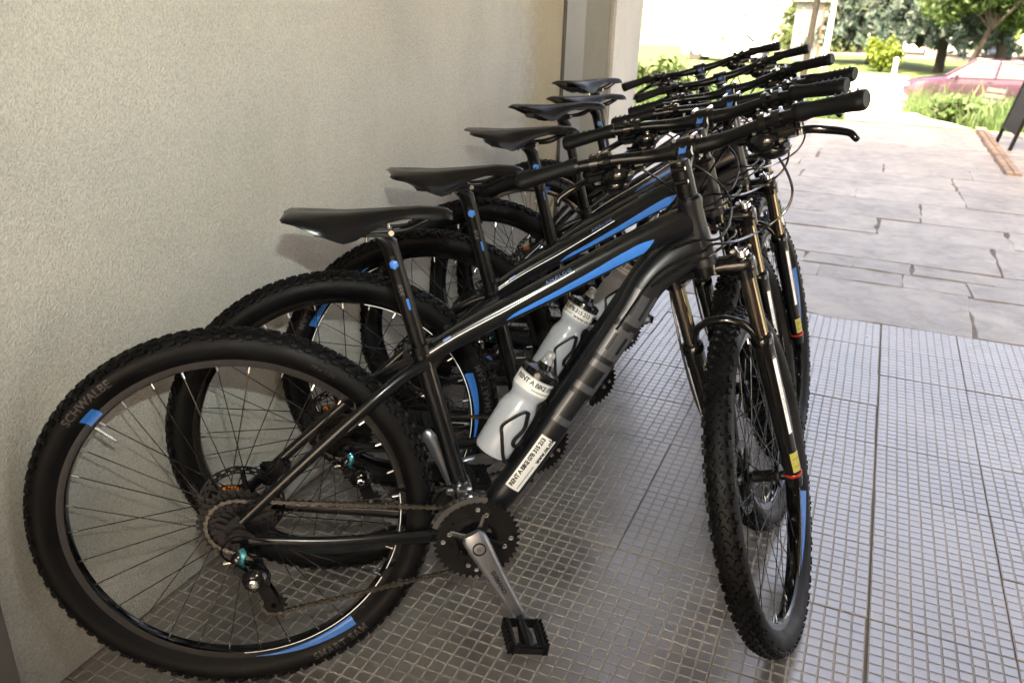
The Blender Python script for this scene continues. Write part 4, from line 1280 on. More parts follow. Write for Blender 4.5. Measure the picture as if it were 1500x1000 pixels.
def cables(delta):
    S = steer_matrix(delta)
    def s(x, y, z): return S @ Vector((x, y, z))
    out = []
    out.append(spline([s(.075, -.140, .685), s(.135, -.140, .660), s(.15, -.152, .612), s(.15, -.153, .570), s(.14, -.130, .537), s(.115, -.085, .520), Vector((.900, -.048, .885)), Vector((.8679, -.042, .8805)), Vector((.8497, -.037, .8668)), Vector((.815, -.034, .852)), Vector((.765, -.030, .818)), Vector((.70, -.030, .72))], 8))
    out.append(spline([s(.080, -.090, .706), s(.120, -.03, .695), s(.125, .03, .655), Vector((.875, .050, .90)), Vector((.83, .030, .885)), Vector((.75, .022, .850)), Vector((.60, .021, .775))], 8))
    out.append(spline([s(.080, .090, .706), s(.125, .055, .690), s(.140, .06, .60), s(.070, .095, .48), s(.025, .095, .36), s(.012, .092, .22), s(.006, .075, .14)], 8))
    out.append(spline([s(.086, .088, .704), s(.130, .045, .690), s(.150, -.01, .640), s(.115, -.045, .585), Vector((.885, -.034, .893)), Vector((.835, -.030, .885)), Vector((.78, -.022, .862))], 8))
    out.append(spline([s(.084, -.092, .706), s(.150, -.070, .700), s(.178, -.020, .655), s(.150, .030, .600), s(.090, .050, .565), Vector((.872, .042, .876)), Vector((.815, .034, .855)), Vector((.74, .030, .77))], 8))
    out.append(spline([s(.062, .115, .700), s(.150, .120, .680), s(.175, .070, .610), s(.130, .010, .545), s(.080, -.050, .540), Vector((.868, -.040, .862)), Vector((.82, -.034, .842)), Vector((.76, -.031, .80))], 8))
    return [MB().tube(p, .0026, 7).mesh('cable', GLOSS) for p in out]
REARCABLE = MB().tube(spline([(.10, -.066, .344), (.055, -.074, .352), (.008, -.084, .372), (-.020, -.088, .350), (-.014, -.084, .325), (.0, -.082, .318)], 6), .0024, 7).mesh('cable', GLOSS)

def make_bike(px, py, psi, lean, delta, dpost, dxs, rot_r, rot_f, dcrank, label, cage=True):
    # stand the bike: heading, lean to its left, then pitch so that both tyres touch the ground
    base = Matrix.Translation((px, py, 0)) @ RZ(psi) @ RX(-lean)
    def low(mx, c, f, u):
        z = 9
        for k in range(180):
            a = 2 * PI * k / 180
            for yy_, rr_ in ((0, RW - .001), (-.018, .3595), (.018, .3595), (-.0235, .354), (.0235, .354)):
                p = c + (f * math.cos(a) + u * math.sin(a)) * rr_ + (u.cross(f)) * yy_
                z = min(z, (mx @ p).z)
        return z
    S = steer_matrix(delta); S3 = S.to_3x3()
    fc = S @ Vector((.046, 0, 0)); ff = S3 @ Vector((1, 0, 0)); fu = S3 @ Vector((0, 0, 1))
    rc = Vector((0, 0, RW)); pit = 0.
    for it in range(6):
        mw = base @ RY(pit)
        zr = low(mw, rc, Vector((1, 0, 0)), Vector((0, 0, 1))); zf = low(mw, fc, ff, fu)
        pit += (zf - zr) / WB
    mw = Matrix.Translation((0, 0, -zr)) @ mw
    root = empty('bicycle', mw)
    tag(root, label, 'bicycle', 'mountain bikes parked along the wall')
    fr = link('frame', FRAME, root)
    for nm, me in DECALS: link(nm, me, fr)
    link('seat_clamp', CLAMP, root)
    d = Vector((-.268, 0, 1)).normalized() * dpost
    p = link('seat_post', POST, root, T(*d))
    for nm, me in POSTDEC: link(nm, me, p)
    sd = link('saddle', SADM, root, T(d.x + dxs, 0, d.z))
    for me in RAILS: link('saddle_rail', me, sd)
    link('saddle_shell', SADSHELL, sd)
    wheel('rear_wheel', root, T(0, 0, RW) @ RY(-rot_r), True)
    link('brake_caliper', CALR, root); link('caliper_clip', CLIP, root)
    # cranks, rings and pedals turn together
    CB = T(BBX, 0, BBZ) @ RY(-dcrank) @ T(-BBX, 0, -BBZ)
    for me, s in zip(CRANKS, (-1, 1)):
        c = link('crank_arm', me, root, CB)
        if s < 0: link('crank_lettering', CRTXT, c)
    for me in RINGS: link('chainring', me, root, T(BBX, 0, BBZ) @ RY(-dcrank))
    for k in range(4):
        for da, r in ((0, .056), (.30, .0655)):
            a = CRA + R(45 + 90 * k) + da
            link('chainring_bolt', RBOLT, root, CB @ T(BBX + r * math.cos(a), -.0600 if da == 0 else -.0585, BBZ + r * math.sin(a)))
    for me, s in zip(PEDALS, (-1, 1)):
        a = CRA + dcrank + (0 if s < 0 else PI)
        link('pedal', me, root, T(BBX + .175 * math.cos(a), s * .090, BBZ + .175 * math.sin(a)) @ RY(R(9)))
    dr = empty('rear_derailleur', None, root)
    for nm, me, _ in DERAIL: link(nm, me, dr)
    link('chain', CHAIN, root); link('front_derailleur', FDER, root)
    if cage: link('bottle_cage', CAGE, root)
    for nm, me, kids in STEERP:
        o = link(nm, me, root, S)
        for kn, km in kids: link(kn, km, o)
    wheel('front_wheel', root, S @ T(.046, 0, 0) @ RY(-rot_f), False)
    for me in cables(delta): link('cable', me, root)
    link('cable', REARCABLE, root)
    return root, mw

BIKES = [
    (-1.1342, -2.7933, .5773, .0752, .9731, 0.0, 0.0, 0.0, R(8), 0.0, 'nearest black mountain bike, whole rear wheel and silver crank in view, largest of the row'),
    (-1.1647, -2.4161, .6625, .0331, .8660, .0078, .0113, R(72), R(-10), R(-112), 'second black mountain bike from the camera, directly behind the nearest one, low saddle'),
    (-1.1651, -2.0269, .6617, .0326, .8571, .045, .0093, R(205), R(65), R(-98), 'third black mountain bike from the camera, its saddle raised and glossy'),
    (-1.1744, -1.6579, .7039, .1030, .8519, .0653, .0088, R(20), R(250), R(-125), 'fourth black mountain bike from the camera, in the middle of the far group'),
    (-1.2077, -1.2035, .8253, .1045, .9259, .0449, .0055, R(300), R(80), R(-90), 'fifth black mountain bike from the camera, last but one in the row'),
    (-1.2540, -.9554, .9867, .0767, .8226, .0755, .0029, R(70), R(190), R(-105), 'farthest black mountain bike, beside the tan recess at the end of the wall'),
]
bike_mw = []
for b in BIKES:
    o, mw = make_bike(*b)
    bike_mw.append(mw)

# ------------------------------------------------------------------ drinking bottles in the cages
def bottle_meshes():
    prof = [(0, 0), (.028, 0), (.0345, .003), (.0365, .010), (.0365, .030), (.0367, .060), (.0365, .096), (.0350, .108), (.0300, .120), (.0290, .126), (.0300, .132), (.0345, .140), (.0360, .146), (.0360, .176)]
    body = MB().lathe(prof, 48, axis='z').mesh('bottle_body', BOTTLE, 40)
    lid = MB().lathe([(.0352, .176), (.0372, .177), (.0375, .185), (.0368, .188), (.0345, .190), (.0335, .190), (.0300, .192), (.016, .196), (.0125, .205)], 40, axis='z').mesh('lid', GLOSS, 30)
    cap = MB().lathe([(.0125, .203), (.0112, .212), (.0090, .215), (.0100, .218), (.0100, .225), (.0075, .228), (0, .228)], 24, axis='z').mesh('nozzle', mat('clear_nozzle', (.16, .17, .18), .25, sss=.2), 40)
    band = MB().lathe([(.0362, .1475), (.0364, .1475), (.0364, .1735), (.0362, .1735)], 64, axis='z').mesh('label_band', STICK, 40)
    texts = []
    def wrap(d2, z0, ang0, off): return [((.0364 + off) * math.cos(ang0 + x / .0364), (.0364 + off) * math.sin(ang0 + x / .0364), z0 + y) for x, y in d2[0]]
    for k in range(1):
        d = text2d('RENT A BIKE 078 315 213   RENT A BIKE', .0130, .0004, .92); texts.append(flat_mesh('label_lettering', wrap(d, .1655, 0, .0005), d[1], INK))
        d = text2d('www.oa.mk', .0125, .0003, 1.0); texts.append(flat_mesh('label_lettering', wrap(d, .1535, .55, .0005), d[1], INK))
        d = grid2d(-.045, .004, -.0007, .0007, .004); texts.append(flat_mesh('label_rule', wrap(d, .1540, -.5, .0005), d[1], INK))
    return body, lid, cap, band, texts
BODY, LID, CAP, BAND, BTX = bottle_meshes()
BL = ['translucent white drinking bottle in the cage of the nearest bike', 'translucent drinking bottle in the cage of the second bike, above the nearest bottle', 'translucent drinking bottle of the third bike, partly hidden behind the down tube']
for k in range(3):
    ax = BD; sx = Vector((0, -1, 0)); sy = ax.cross(sx)
    loc = Matrix(((sx.x, sy.x, ax.x, B0.x), (sx.y, sy.y, ax.y, B0.y), (sx.z, sy.z, ax.z, B0.z), (0, 0, 0, 1)))
    o = empty('bottle', bike_mw[k] @ loc @ RZ([1.43, -.4, .4][k]))
    tag(o, BL[k], 'bottle', 'bottles in the bike cages')
    link('bottle_body', BODY, o); link('lid', LID, o); link('nozzle', CAP, o)
    bnd = link('label_band', BAND, o)
    for me in BTX: link(me.name.split('.')[0], me, bnd)

# ================================================================== BACKGROUND
GZ = -1.35
GLASSD = mat('car_glass', (.04, .05, .06), .10, spec=.35)
TYRB = mat('car_tyre', (.02, .02, .02), .8)
HUBC = mat('wheel_cover', (.45, .46, .47), .35, .7)
LAMPW = mat('headlamp_lens', (.65, .66, .66), .15, 0, .5)
LAMPR = mat('tail_lamp', (.35, .02, .02), .2, 0, .4)
def car(name_label, col, loc, rz, scale=1.0, estate=False, group=None, pname=None):
    L = 4.35
    paint = mat(pname, col, .28, .1, .7, var=.03, vscale=4)
    root = empty('car', T(*loc) @ RZ(rz) @ Matrix.Scale(scale, 4))
    tag(root, name_label, 'car', group)
    # x forward; stations: x, half width low, half width belt, z low, z belt
    rear = -2.15; front = 2.2
    sta = [(-2.15, .66, .70, .42, .86), (-2.08, .78, .78, .26, .93), (-1.7, .82, .82, .22, .95), (-.9, .84, .83, .20, .93), (0, .85, .84, .20, .90), (.9, .84, .83, .20, .88), (1.05, .84, .82, .20, .86), (1.6, .82, .78, .22, .78), (2.0, .78, .70, .24, .70), (2.18, .66, .60, .36, .60)]
    m = MB(); rings = []
    for x, wl, wb, zl, zb in sta:
        ring = [(x, -wl * .94, zl), (x, -wl, zl + .12), (x, -(wl + .02), (zl + zb) / 2), (x, -wb, zb - .03), (x, -wb * .90, zb + .01), (x, -wb * .45, zb + .035), (x, 0, zb + .042)]
        ring += [(a, -b, c) for a, b, c in reversed(ring[:-1])]
        rings.append(ring)
    K = len(rings[0])
    m.add([p for r in rings for p in r], [(i * K + k, i * K + k + 1, (i + 1) * K + k + 1, (i + 1) * K + k) for i in range(len(rings) - 1) for k in range(K - 1)] + [tuple(range(K)), tuple((len(rings) - 1) * K + k for k in range(K))])
    # greenhouse: pillars and roof
    rb = -1.95 if estate else -1.55; rt = -1.65 if estate else -.95
    gp = [(rb, .74, .92), (rt, .60, 1.36), (-.35, .62, 1.41), (.25, .60, 1.37), (1.0, .73, .87)]
    def gx(y_): return y_
    m.add([(rt, -.60, 1.36), (-.35, -.62, 1.41), (.25, -.60, 1.37), (.25, .60, 1.37), (-.35, .62, 1.41), (rt, .60, 1.36), (rt, 0, 1.39), (-.35, 0, 1.44), (.25, 0, 1.40)],
          [(0, 1, 7, 6), (1, 2, 8, 7), (6, 7, 4, 5), (7, 8, 3, 4)])
    def pillar(a, b, w):
        m.tube([a, b], w, 6, ref=(0, 1, 0))
    for s in (-1, 1):
        pillar((1.02, s * .74, .86), (.25, s * .60, 1.375), .035); pillar((rb, s * .75, .92), (rt, s * .60, 1.37), .055)
        pillar((-.20, s * .80, .90), (-.28, s * .615, 1.40), .035); pillar((rt, s * .60, 1.372), (.25, s * .60, 1.382), .03)
        m.box((-.3, s * .86, .50), (3.2, .02, .05), bev=.008)
    m.build('car_body', paint, root, smooth=40)
    def quad(nm, pts, mt):
        mb = MB(); n = len(pts); c = Vector((-.4, 0, 1.1))
        vs = [Vector(p) for p in pts]; nrm = (vs[1] - vs[0]).cross(vs[2] - vs[0]).normalized()
        if nrm.dot(vs[0] - c) < 0: nrm = -nrm
        vs2 = [p - nrm * .02 for p in vs]
        mb.add(vs + vs2, [tuple(range(n)), tuple(range(2 * n - 1, n - 1, -1))] + [(i, (i + 1) % n, n + (i + 1) % n, n + i) for i in range(n)])
        return mb.build(nm, mt, root, smooth=0)
    quad('windscreen', [(1.0, -.70, .88), (1.0, .70, .88), (.26, .57, 1.365), (.26, -.57, 1.365)], GLASSD)
    quad('rear_window', [(rb, -.70, .93), (rb, .70, .93), (rt - .01, .57, 1.355), (rt - .01, -.57, 1.355)], GLASSD)
    for s in (-1, 1):
        quad('side_window', [(.92, s * .765, .895), (-.19, s * .79, .92), (-.27, s * .625, 1.36), (.22, s * .615, 1.345)], GLASSD)
        quad('side_window', [(-.25, s * .79, .92), (rb + .12, s * .765, .945), (rt + .02, s * .615, 1.335), (-.32, s * .625, 1.36)], GLASSD)
        mb = MB(); mb.blob((.80, s * .92, .95), (.06, .09, .06)); mb.build('mirror', paint, root)
        mb = MB(); mb.blob((2.06, s * .55, .60), (.12, .16, .07)); mb.build('headlight', LAMPW, root)
        mb = MB(); mb.blob((-2.10, s * .62, .78), (.06, .14, .10)); mb.build('tail_light', LAMPR, root)
        mb = MB(); mb.box((-.10, s * .855, .80), (.16, .03, .03), bev=.01); mb.build('door_handle', paint, root)
        for x in (-1.30, 1.32):
            mb = MB(); mb.lathe([(.16, s * .74), (.29, s * .74), (.305, s * .70), (.305, s * .62), (.28, s * .58), (.1, s * .58)], 28, c=(x, 0, .30))
            w = mb.build('wheel', TYRB, root)
            mb = MB(); mb.lathe([(0, s * .755), (.05, s * .76), (.15, s * .745), (.19, s * .735)], 24, c=(x, 0, .30)); mb.build('wheel_cover', HUBC, w)
            mb = MB(); mb.lathe([(.0, s * .80), (.35, s * .858), (.36, s * .70), (0, s * .70)], 24, c=(x, 0, .32)); mb.build('wheel_arch', TYRB, root)
    mb = MB(); mb.box((2.16, 0, .42), (.10, 1.35, .16), bev=.04); mb.build('bumper', mat('bumper_plastic', (.10, .09, .10), .6), root)
    mb = MB(); mb.box((-2.14, 0, .46), (.10, 1.40, .16), bev=.04); mb.build('bumper', mat('bumper_plastic', (.10, .09, .10), .6), root)
    return root
car('faded pink magenta saloon car parked beyond the tall grass', (.040, .014, .036), (2.62, 25.9, GZ), PI, 1.0, pname='pink_car_paint')
FARC = 'cars parked in a far row'
car('white estate car in the far parked row, next to the shrub', (.75, .75, .75), (1.3, 64, GZ - .3), R(95), 1.0, True, FARC, 'white_car_paint')
car('pale blue car in the far parked row', (.40, .50, .62), (3.9, 64, GZ - .3), R(88), 1.0, False, FARC, 'pale_blue_car_paint')
car('dark grey car in the middle of the far parked row', (.05, .05, .055), (6.4, 63, GZ - .3), R(-90), 1.0, True, FARC, 'grey_car_paint')
car('red car in the far parked row, left of the tree trunks', (.55, .07, .05), (9.0, 64, GZ - .3), R(90), 1.0, False, FARC, 'red_car_paint')
car('silver car in the far parked row between the tree trunks', (.55, .58, .62), (11.6, 63, GZ - .3), R(92), 1.0, False, FARC, 'silver_car_paint')
car('white car at the right end of the far parked row', (.72, .73, .75), (14.4, 64, GZ - .3), R(-88), 1.0, True, FARC, 'white_car_paint')
car('light blue car parked in front of the pale building', (.33, .48, .56), (-8.1, 43, GZ), R(172), 1.0, False, None, 'light_blue_car_paint')

# ---- foliage helpers
def leafmat(name, col, var=.35):
    m = bpy.data.materials.new(name); m.use_nodes = True
    nt = m.node_tree; b = nt.nodes['Principled BSDF']; b.inputs['Roughness'].default_value = .6
    oi = nt.nodes.new('ShaderNodeNewGeometry')
    mr = nt.nodes.new('ShaderNodeMapRange'); mr.inputs['To Min'].default_value = 1 - var; mr.inputs['To Max'].default_value = 1 + var
    nt.links.new(oi.outputs['Random Per Island'], mr.inputs['Value'])
    s = nt.nodes.new('ShaderNodeVectorMath'); s.operation = 'SCALE'; s.inputs[0].default_value = col
    nt.links.new(mr.outputs[0], s.inputs['Scale']); nt.links.new(s.outputs[0], b.inputs['Base Color'])
    tr = nt.nodes.new('ShaderNodeBsdfTranslucent'); nt.links.new(s.outputs[0], tr.inputs['Color'])
    mx = nt.nodes.new('ShaderNodeMixShader'); mx.inputs[0].default_value = .35
    nt.links.new(b.outputs[0], mx.inputs[1]); nt.links.new(tr.outputs[0], mx.inputs[2])
    nt.links.new(mx.outputs[0], nt.nodes['Material Output'].inputs['Surface'])
    return m
L_SPRUCE = leafmat('blue_spruce_needles', (.042, .078, .072)); L_DEC = leafmat('broad_leaves', (.030, .070, .018)); L_SHRUB = leafmat('yellow_green_leaves', (.10, .16, .025))
L_GRASS = leafmat('grass_blades', (.055, .110, .038)); L_HEDGE = leafmat('hedge_leaves', (.03, .06, .015)); L_PINE = leafmat('green_needles', (.06, .10, .035))
BARK = mat('bark', (.011, .009, .008), .9, var=.3, vscale=12, bump=.6, bscale=30, bdist=.02)
def leaves(pts, size, rnd, elong=1.6, flat=.0):
    m = MB()
    for p in pts:
        d = Vector((rnd.gauss(0, 1), rnd.gauss(0, 1), rnd.gauss(0, 1) * (1 - flat))).normalized(); q = d.orthogonal().normalized()
        q = (Matrix.Rotation(rnd.uniform(0, 2 * PI), 3, d) @ q); s = size * rnd.uniform(.6, 1.35); w = d.cross(q)
        m.add([p - q * s * elong / 2, p + w * s * .38, p + q * s * elong / 2, p - w * s * .38], [(0, 1, 2, 3)])
    return m
def broad_tree(label, loc, trunk, r_tr, crown_c, crown_r, n, size, lm, name='broadleaf_tree', group=None, seed=1):
    rnd = random.Random(seed); root = tag(empty(name, T(*loc)), label, 'tree', group)
    m = MB(); tp = [Vector(p) for p in trunk]
    sp = spline(tp, 5); m.tube(sp, [lerp(r_tr, r_tr * .55, i / (len(sp) - 1)) for i in range(len(sp))], 10)
    top = tp[-1]; clumps = []
    for k in range(16):
        a = rnd.uniform(0, 2 * PI); ph = rnd.uniform(-.5, 1.0)
        c = Vector(crown_c) + Vector((math.cos(a) * crown_r[0] * rnd.uniform(.35, .95), math.sin(a) * crown_r[1] * rnd.uniform(.35, .95), crown_r[2] * ph * .8))
        clumps.append((c, rnd.uniform(.28, .45) * crown_r[0]))
        if k < 9:
            mid = top.lerp(c, .5) + Vector((0, 0, .15)); bs = spline([top - Vector((0, 0, .4)), mid, c], 4); m.tube(bs, [lerp(r_tr * .42, .012, i / (len(bs) - 1)) for i in range(len(bs))], 6)
    m.build('trunk', BARK, root)
    pts = []
    for k in range(n):
        c, r = rnd.choice(clumps); d = Vector((rnd.gauss(0, 1), rnd.gauss(0, 1), rnd.gauss(0, 1))).normalized() * r * rnd.uniform(.45, 1.0) ** .6
        d.z *= .75; pts.append(c + d)
    tag(leaves(pts, size, rnd).build('crown', lm, root, smooth=0), kind='stuff')
    return root
def conifer(label, loc, h, r, lm, seed=1, z0=.6, tiers=15, n_per=330, size=.15, name='spruce_tree', group=None):
    rnd = random.Random(seed); root = tag(empty(name, T(*loc)), label, 'tree', group)
    m = MB(); m.tube([(0, 0, -.1), (0, 0, h * .5), (0, 0, h)], [.02 * h + .05, .012 * h + .03, .01], 10); pts = []
    for t in range(tiers):
        f = t / tiers; z = lerp(z0, h * .97, f); rr = r * (1 - f) ** .8 + .1; nb = max(5, int(11 * (1 - f) + 4))
        for b in range(nb):
            a = 2 * PI * (b + rnd.random() * .7) / nb + t; L = rr * rnd.uniform(.75, 1.1); e = Vector((math.cos(a), math.sin(a), 0)); sdv = Vector((-math.sin(a), math.cos(a), 0))
            def bpz(q): return Vector((0, 0, z + .10 * L * math.sin(q * PI) - .28 * L * q * q + (.12 * L * max(0, q - .7)))) + e * L * q
            m.tube([bpz(q / 4) for q in range(5)], [.03, .022, .015, .01, .004], 5)
            for k in range(int(n_per * L / r / 4)):
                q = rnd.uniform(.18, 1.03); wd = .26 * L * (1.15 - q) + .06
                pts.append(bpz(q) + sdv * rnd.gauss(0, wd * .6) + Vector((0, 0, rnd.uniform(-.16, .06) * L * .5 - abs(rnd.gauss(0, .05)))))
    m.build('trunk', BARK, root)
    tag(leaves(pts, size, rnd, 2.6, .4).build('crown', lm, root, smooth=0), kind='stuff')
    return root
SPG = 'conifers on the far lawn'
conifer('blue green spruce standing left of centre on the far lawn, behind the shrub', (-1.0, 47, GZ), 9.5, 3.3, L_SPRUCE, 3, 2.0, 15, 520, .20, group=SPG)
conifer('blue green spruce with low drooping boughs, right of the shrub', (2.2, 43, GZ), 10.0, 3.2, L_SPRUCE, 5, 2.05, 15, 520, .19, group=SPG)
conifer('darker spruce farther back, left of the white pole', (-4.5, 62, GZ), 12, 3.4, L_PINE, 8, 1.0, 15, 420, .24, group=SPG)
conifer('tall green spruce farther back, right of the spruces', (6.6, 58, GZ), 13, 3.6, L_PINE, 9, 2.4, 15, 420, .24, group=SPG)
broad_tree('broadleaf tree with dark leaning trunk behind the pink car', (3.0, 38.5, GZ), [(0, 0, -.1), (.22, .1, .8), (.50, .1, 1.7), (.65, 0, 2.5)], .17, (1.2, 0, 3.55), (2.8, 2.4, 2.0), 9000, .17, L_DEC, seed=4, group='broadleaf trees behind the pink car')
broad_tree('broadleaf tree with thick upright trunk at the right edge', (4.45, 41, GZ), [(0, 0, -.1), (.05, 0, 1.0), (-.05, .1, 1.8), (.2, 0, 2.6)], .27, (.9, 0, 3.5), (3.0, 2.4, 2.0), 9000, .17, L_DEC, seed=6, group='broadleaf trees behind the pink car')
# yellow-green shrub
def shrub(label, loc, rad, n, size, lm, seed, name='shrub'):
    rnd = random.Random(seed); root = tag(empty(name, T(*loc)), label, 'shrub')
    m = MB(); pts = []
    tips = []
    for k in range(26):
        a = rnd.uniform(0, 2 * PI); q = rnd.uniform(.2, 1); tip = Vector((math.cos(a) * rad[0] * q, math.sin(a) * rad[1] * q, rad[2] * rnd.uniform(.45, 1.0) * (1.12 - .45 * q)))
        m.tube([(0, 0, -.05), (tip.x * .4, tip.y * .4, tip.z * .55), tip], [.02, .012, .004], 5); tips.append(tip)
    for k in range(n):
        t = rnd.choice(tips); f = rnd.uniform(.35, 1.05); pts.append(t * f + Vector((rnd.gauss(0, .14), rnd.gauss(0, .14), rnd.gauss(0, .10))) * rad[0])
    m.build('stems', BARK, root); tag(leaves(pts, size, rnd).build('foliage', lm, root, smooth=0), kind='stuff')
    return root
shrub('bright yellow green round shrub on the far lawn', (-.42, 41, GZ), (.85, .85, 1.75), 3800, .12, L_SHRUB, 2)
shrub('dark clipped green hedge bush behind the handlebars, at the pillar', (-4.6, 13.2, z_ground(0, 13.2) - .05), (.95, .6, .80), 2600, .10, L_HEDGE, 5, 'hedge_bush')
shrub('low leafy weed clump at the corner of the brick edging', (.72, 8.5, z_ground(0, 8.5) - .02), (.36, .36, .36), 900, .06, L_GRASS, 15, 'weed_clump')

# bare drooping conifer boughs that hang into the top of the view
def bough_tree():
    rnd = random.Random(21); root = tag(empty('larch_tree', T(-2.95, 30, GZ)), 'thin larch with drooping bare boughs hanging in front of the pale building', 'tree')
    m = MB(); m.tube([(0, 0, -.1), (.1, 0, 3.0), (0, 0, 7.0)], [.13, .11, .04], 10)
    pts = []
    for k in range(60):
        z = rnd.uniform(3.4, 6.8); a = rnd.uniform(0, 2 * PI); L = rnd.uniform(1.6, 3.3) * (1 - (z - 3.4) / 7)
        e = Vector((math.cos(a), math.sin(a), 0)); P = [Vector((.08, 0, z)), Vector((0, 0, z + .15)) + e * L * .35, Vector((0, 0, z - .25)) + e * L * .7, Vector((0, 0, z - .95 * L * .55)) + e * L]
        s = spline(P, 4); m.tube(s, [lerp(.03, .007, i / (len(s) - 1)) for i in range(len(s))], 5)
        for i in range(4, len(s)):
            for q in range(2):
                d = Vector((rnd.gauss(0, .25), rnd.gauss(0, .25), -rnd.uniform(.15, .5))); m.tube([s[i], s[i] + d * .5, s[i] + d], [.006, .005, .003], 4)
                if rnd.random() < .35:
                    for w in range(5): pts.append(s[i] + d * rnd.random() + Vector((rnd.gauss(0, .05), rnd.gauss(0, .05), rnd.gauss(0, .05))))
    m.build('trunk', BARK, root); tag(leaves(pts, .07, rnd, 2).build('crown', L_PINE, root, smooth=0), kind='stuff')
bough_tree()

# ---- grass
def grass(name, label, n, fpos, hmin, hmax, seed, lm=L_GRASS):
    rnd = random.Random(seed); m = MB()
    for k in range(n):
        x, y = fpos(rnd); z = z_ground(x, y) - .02; h = rnd.uniform(hmin, hmax) * (1 if rnd.random() < .85 else 1.5) * (interp([8, 14, 17, 21], [.45, .6, 1.3, 1.7], y) if hmax > .3 else 1); a = rnd.uniform(0, 2 * PI); w = rnd.uniform(.006, .012) * (1 + y * .04)
        e = Vector((math.cos(a), math.sin(a), 0)); ln = Vector((rnd.gauss(0, .25), rnd.gauss(0, .25), 0)) * h
        p = Vector((x, y, z))
        m.add([p - e * w, p + e * w, p + ln * .4 + Vector((0, 0, h * .6)) + e * w * .7, p + ln * .4 + Vector((0, 0, h * .6)) - e * w * .7, p + ln + Vector((0, 0, h))], [(0, 1, 2, 3), (3, 2, 4)])
    return tag(m.build(name, lm, None, smooth=0), label, 'grass', kind='stuff')
def pos_r(rnd):
    while True:
        y = 7.9 + 13 * rnd.random() ** 1.4; x = rnd.uniform(.3, 6)
        if x > pr(y) + .04 + rnd.random() ** 2 * .12 and not (y < 7.85): return x, y
def pos_l(rnd):
    y = 7.75 + 20 * rnd.random() ** 1.5
    x = pl(y) - .03 - 7 * rnd.random()
    return x, y
grass('tall_grass', 'tall sunlit grass beside the path', 26000, pos_r, .16, .52, 31)
grass('lawn_grass', 'sunlit lawn grass behind the handlebars', 26000, pos_l, .06, .17, 32)

# ---- street things
ob = tag(empty('lamp_post', T(-2.95, 41, GZ)), 'white painted lamp post beside the grey kiosk', 'lamp post')
WPAINT = mat('white_paint', (.78, .78, .77), .5, var=.05, vscale=8)
MB().tube([(0, 0, 0), (0, 0, .5), (.02, 0, 3.5), (.05, 0, 7.0)], [.15, .13, .11, .08], 16).build('pole', WPAINT, ob)
MB().box((0, 0, .1), (.42, .42, .2), bev=.03).build('base', PATHM, ob)
m = MB(); m.tube(spline([(.05, 0, 6.9), (.2, 0, 7.3), (.9, 0, 7.5)], 5), .045, 8); m.build('arm', WPAINT, ob)
MB().box((1.1, 0, 7.48), (.5, .22, .12), bev=.04).build('lamp_head', GREYMET, ob)

kb = tag(empty('kiosk', T(-4.15, 46, GZ)), 'grey metal clad kiosk with brown corner pipe beside the lamp post', 'kiosk')
GREYP = mat('grey_cladding', (.13, .14, .15), .5, .2, var=.06, vscale=5)
BROWNP = mat('brown_pipe', (.16, .07, .05), .5)
m = MB(); m.box((0, 1.2, 1.5), (1.9, 2.4, 3.0), bev=.02); m.build('wall', GREYP, kb)
m = MB(); m.box((0, 1.1, 3.07), (2.3, 2.9, .14), bev=.03); m.build('roof', GREYP, kb)
for k in range(7):
    m = MB(); m.box((-.84 + .28 * k, -.012, 1.5), (.25, .02, 2.9), bev=.006); m.build('panel', GREYP, kb)
m = MB(); m.cyl((.45, -.09, 0), (.45, -.09, 3.0), .055, seg=10); m.build('pipe', BROWNP, kb)
m = MB(); m.cyl((.80, -.09, 0), (.80, -.09, 3.0), .04, seg=10); m.build('pipe', GREYP, kb)

hb = tag(empty('house', T(-11.3, 66, GZ)), 'long pale building with a row of wide windows behind the handlebars', 'house')
WALLW = mat('pale_house_wall', (.56, .555, .54), .85, var=.04, vscale=1)
WFR = mat('window_frame_white', (.8, .8, .8), .5); WGL = mat('window_glass', (.16, .19, .23), .3, spec=.3)
m = MB(); m.box((0, 4, 3.6), (15, 8, 7.2)); m.build('wall', WALLW, hb, smooth=0)
m = MB(); m.box((0, 3.8, 7.35), (15.8, 8.8, .3), bev=.05); m.build('roof', mat('house_roof', (.35, .34, .33), .8), hb)
m = MB(); m.box((0, -.05, .35), (15.05, .12, .7)); m.build('plinth', mat('plinth_grey', (.45, .44, .42), .9), hb, smooth=0)
for fl_ in (1.5, 4.9):
    for k in range(6):
        x = -6.2 + 2.4 * k
        f = MB(); f.box((x, -.035, fl_ + .75), (1.9, .07, 1.5), bev=.01); fo = f.build('window', WFR, hb)
        for q in (-1, 1): MB().box((x + q * .46, -.075, fl_ + .75), (.84, .02, 1.34)).build('pane', WGL, fo, smooth=0)
        MB().box((x, -.10, fl_ - .05), (2.05, .22, .07), bev=.01).build('sill', WFR, fo)

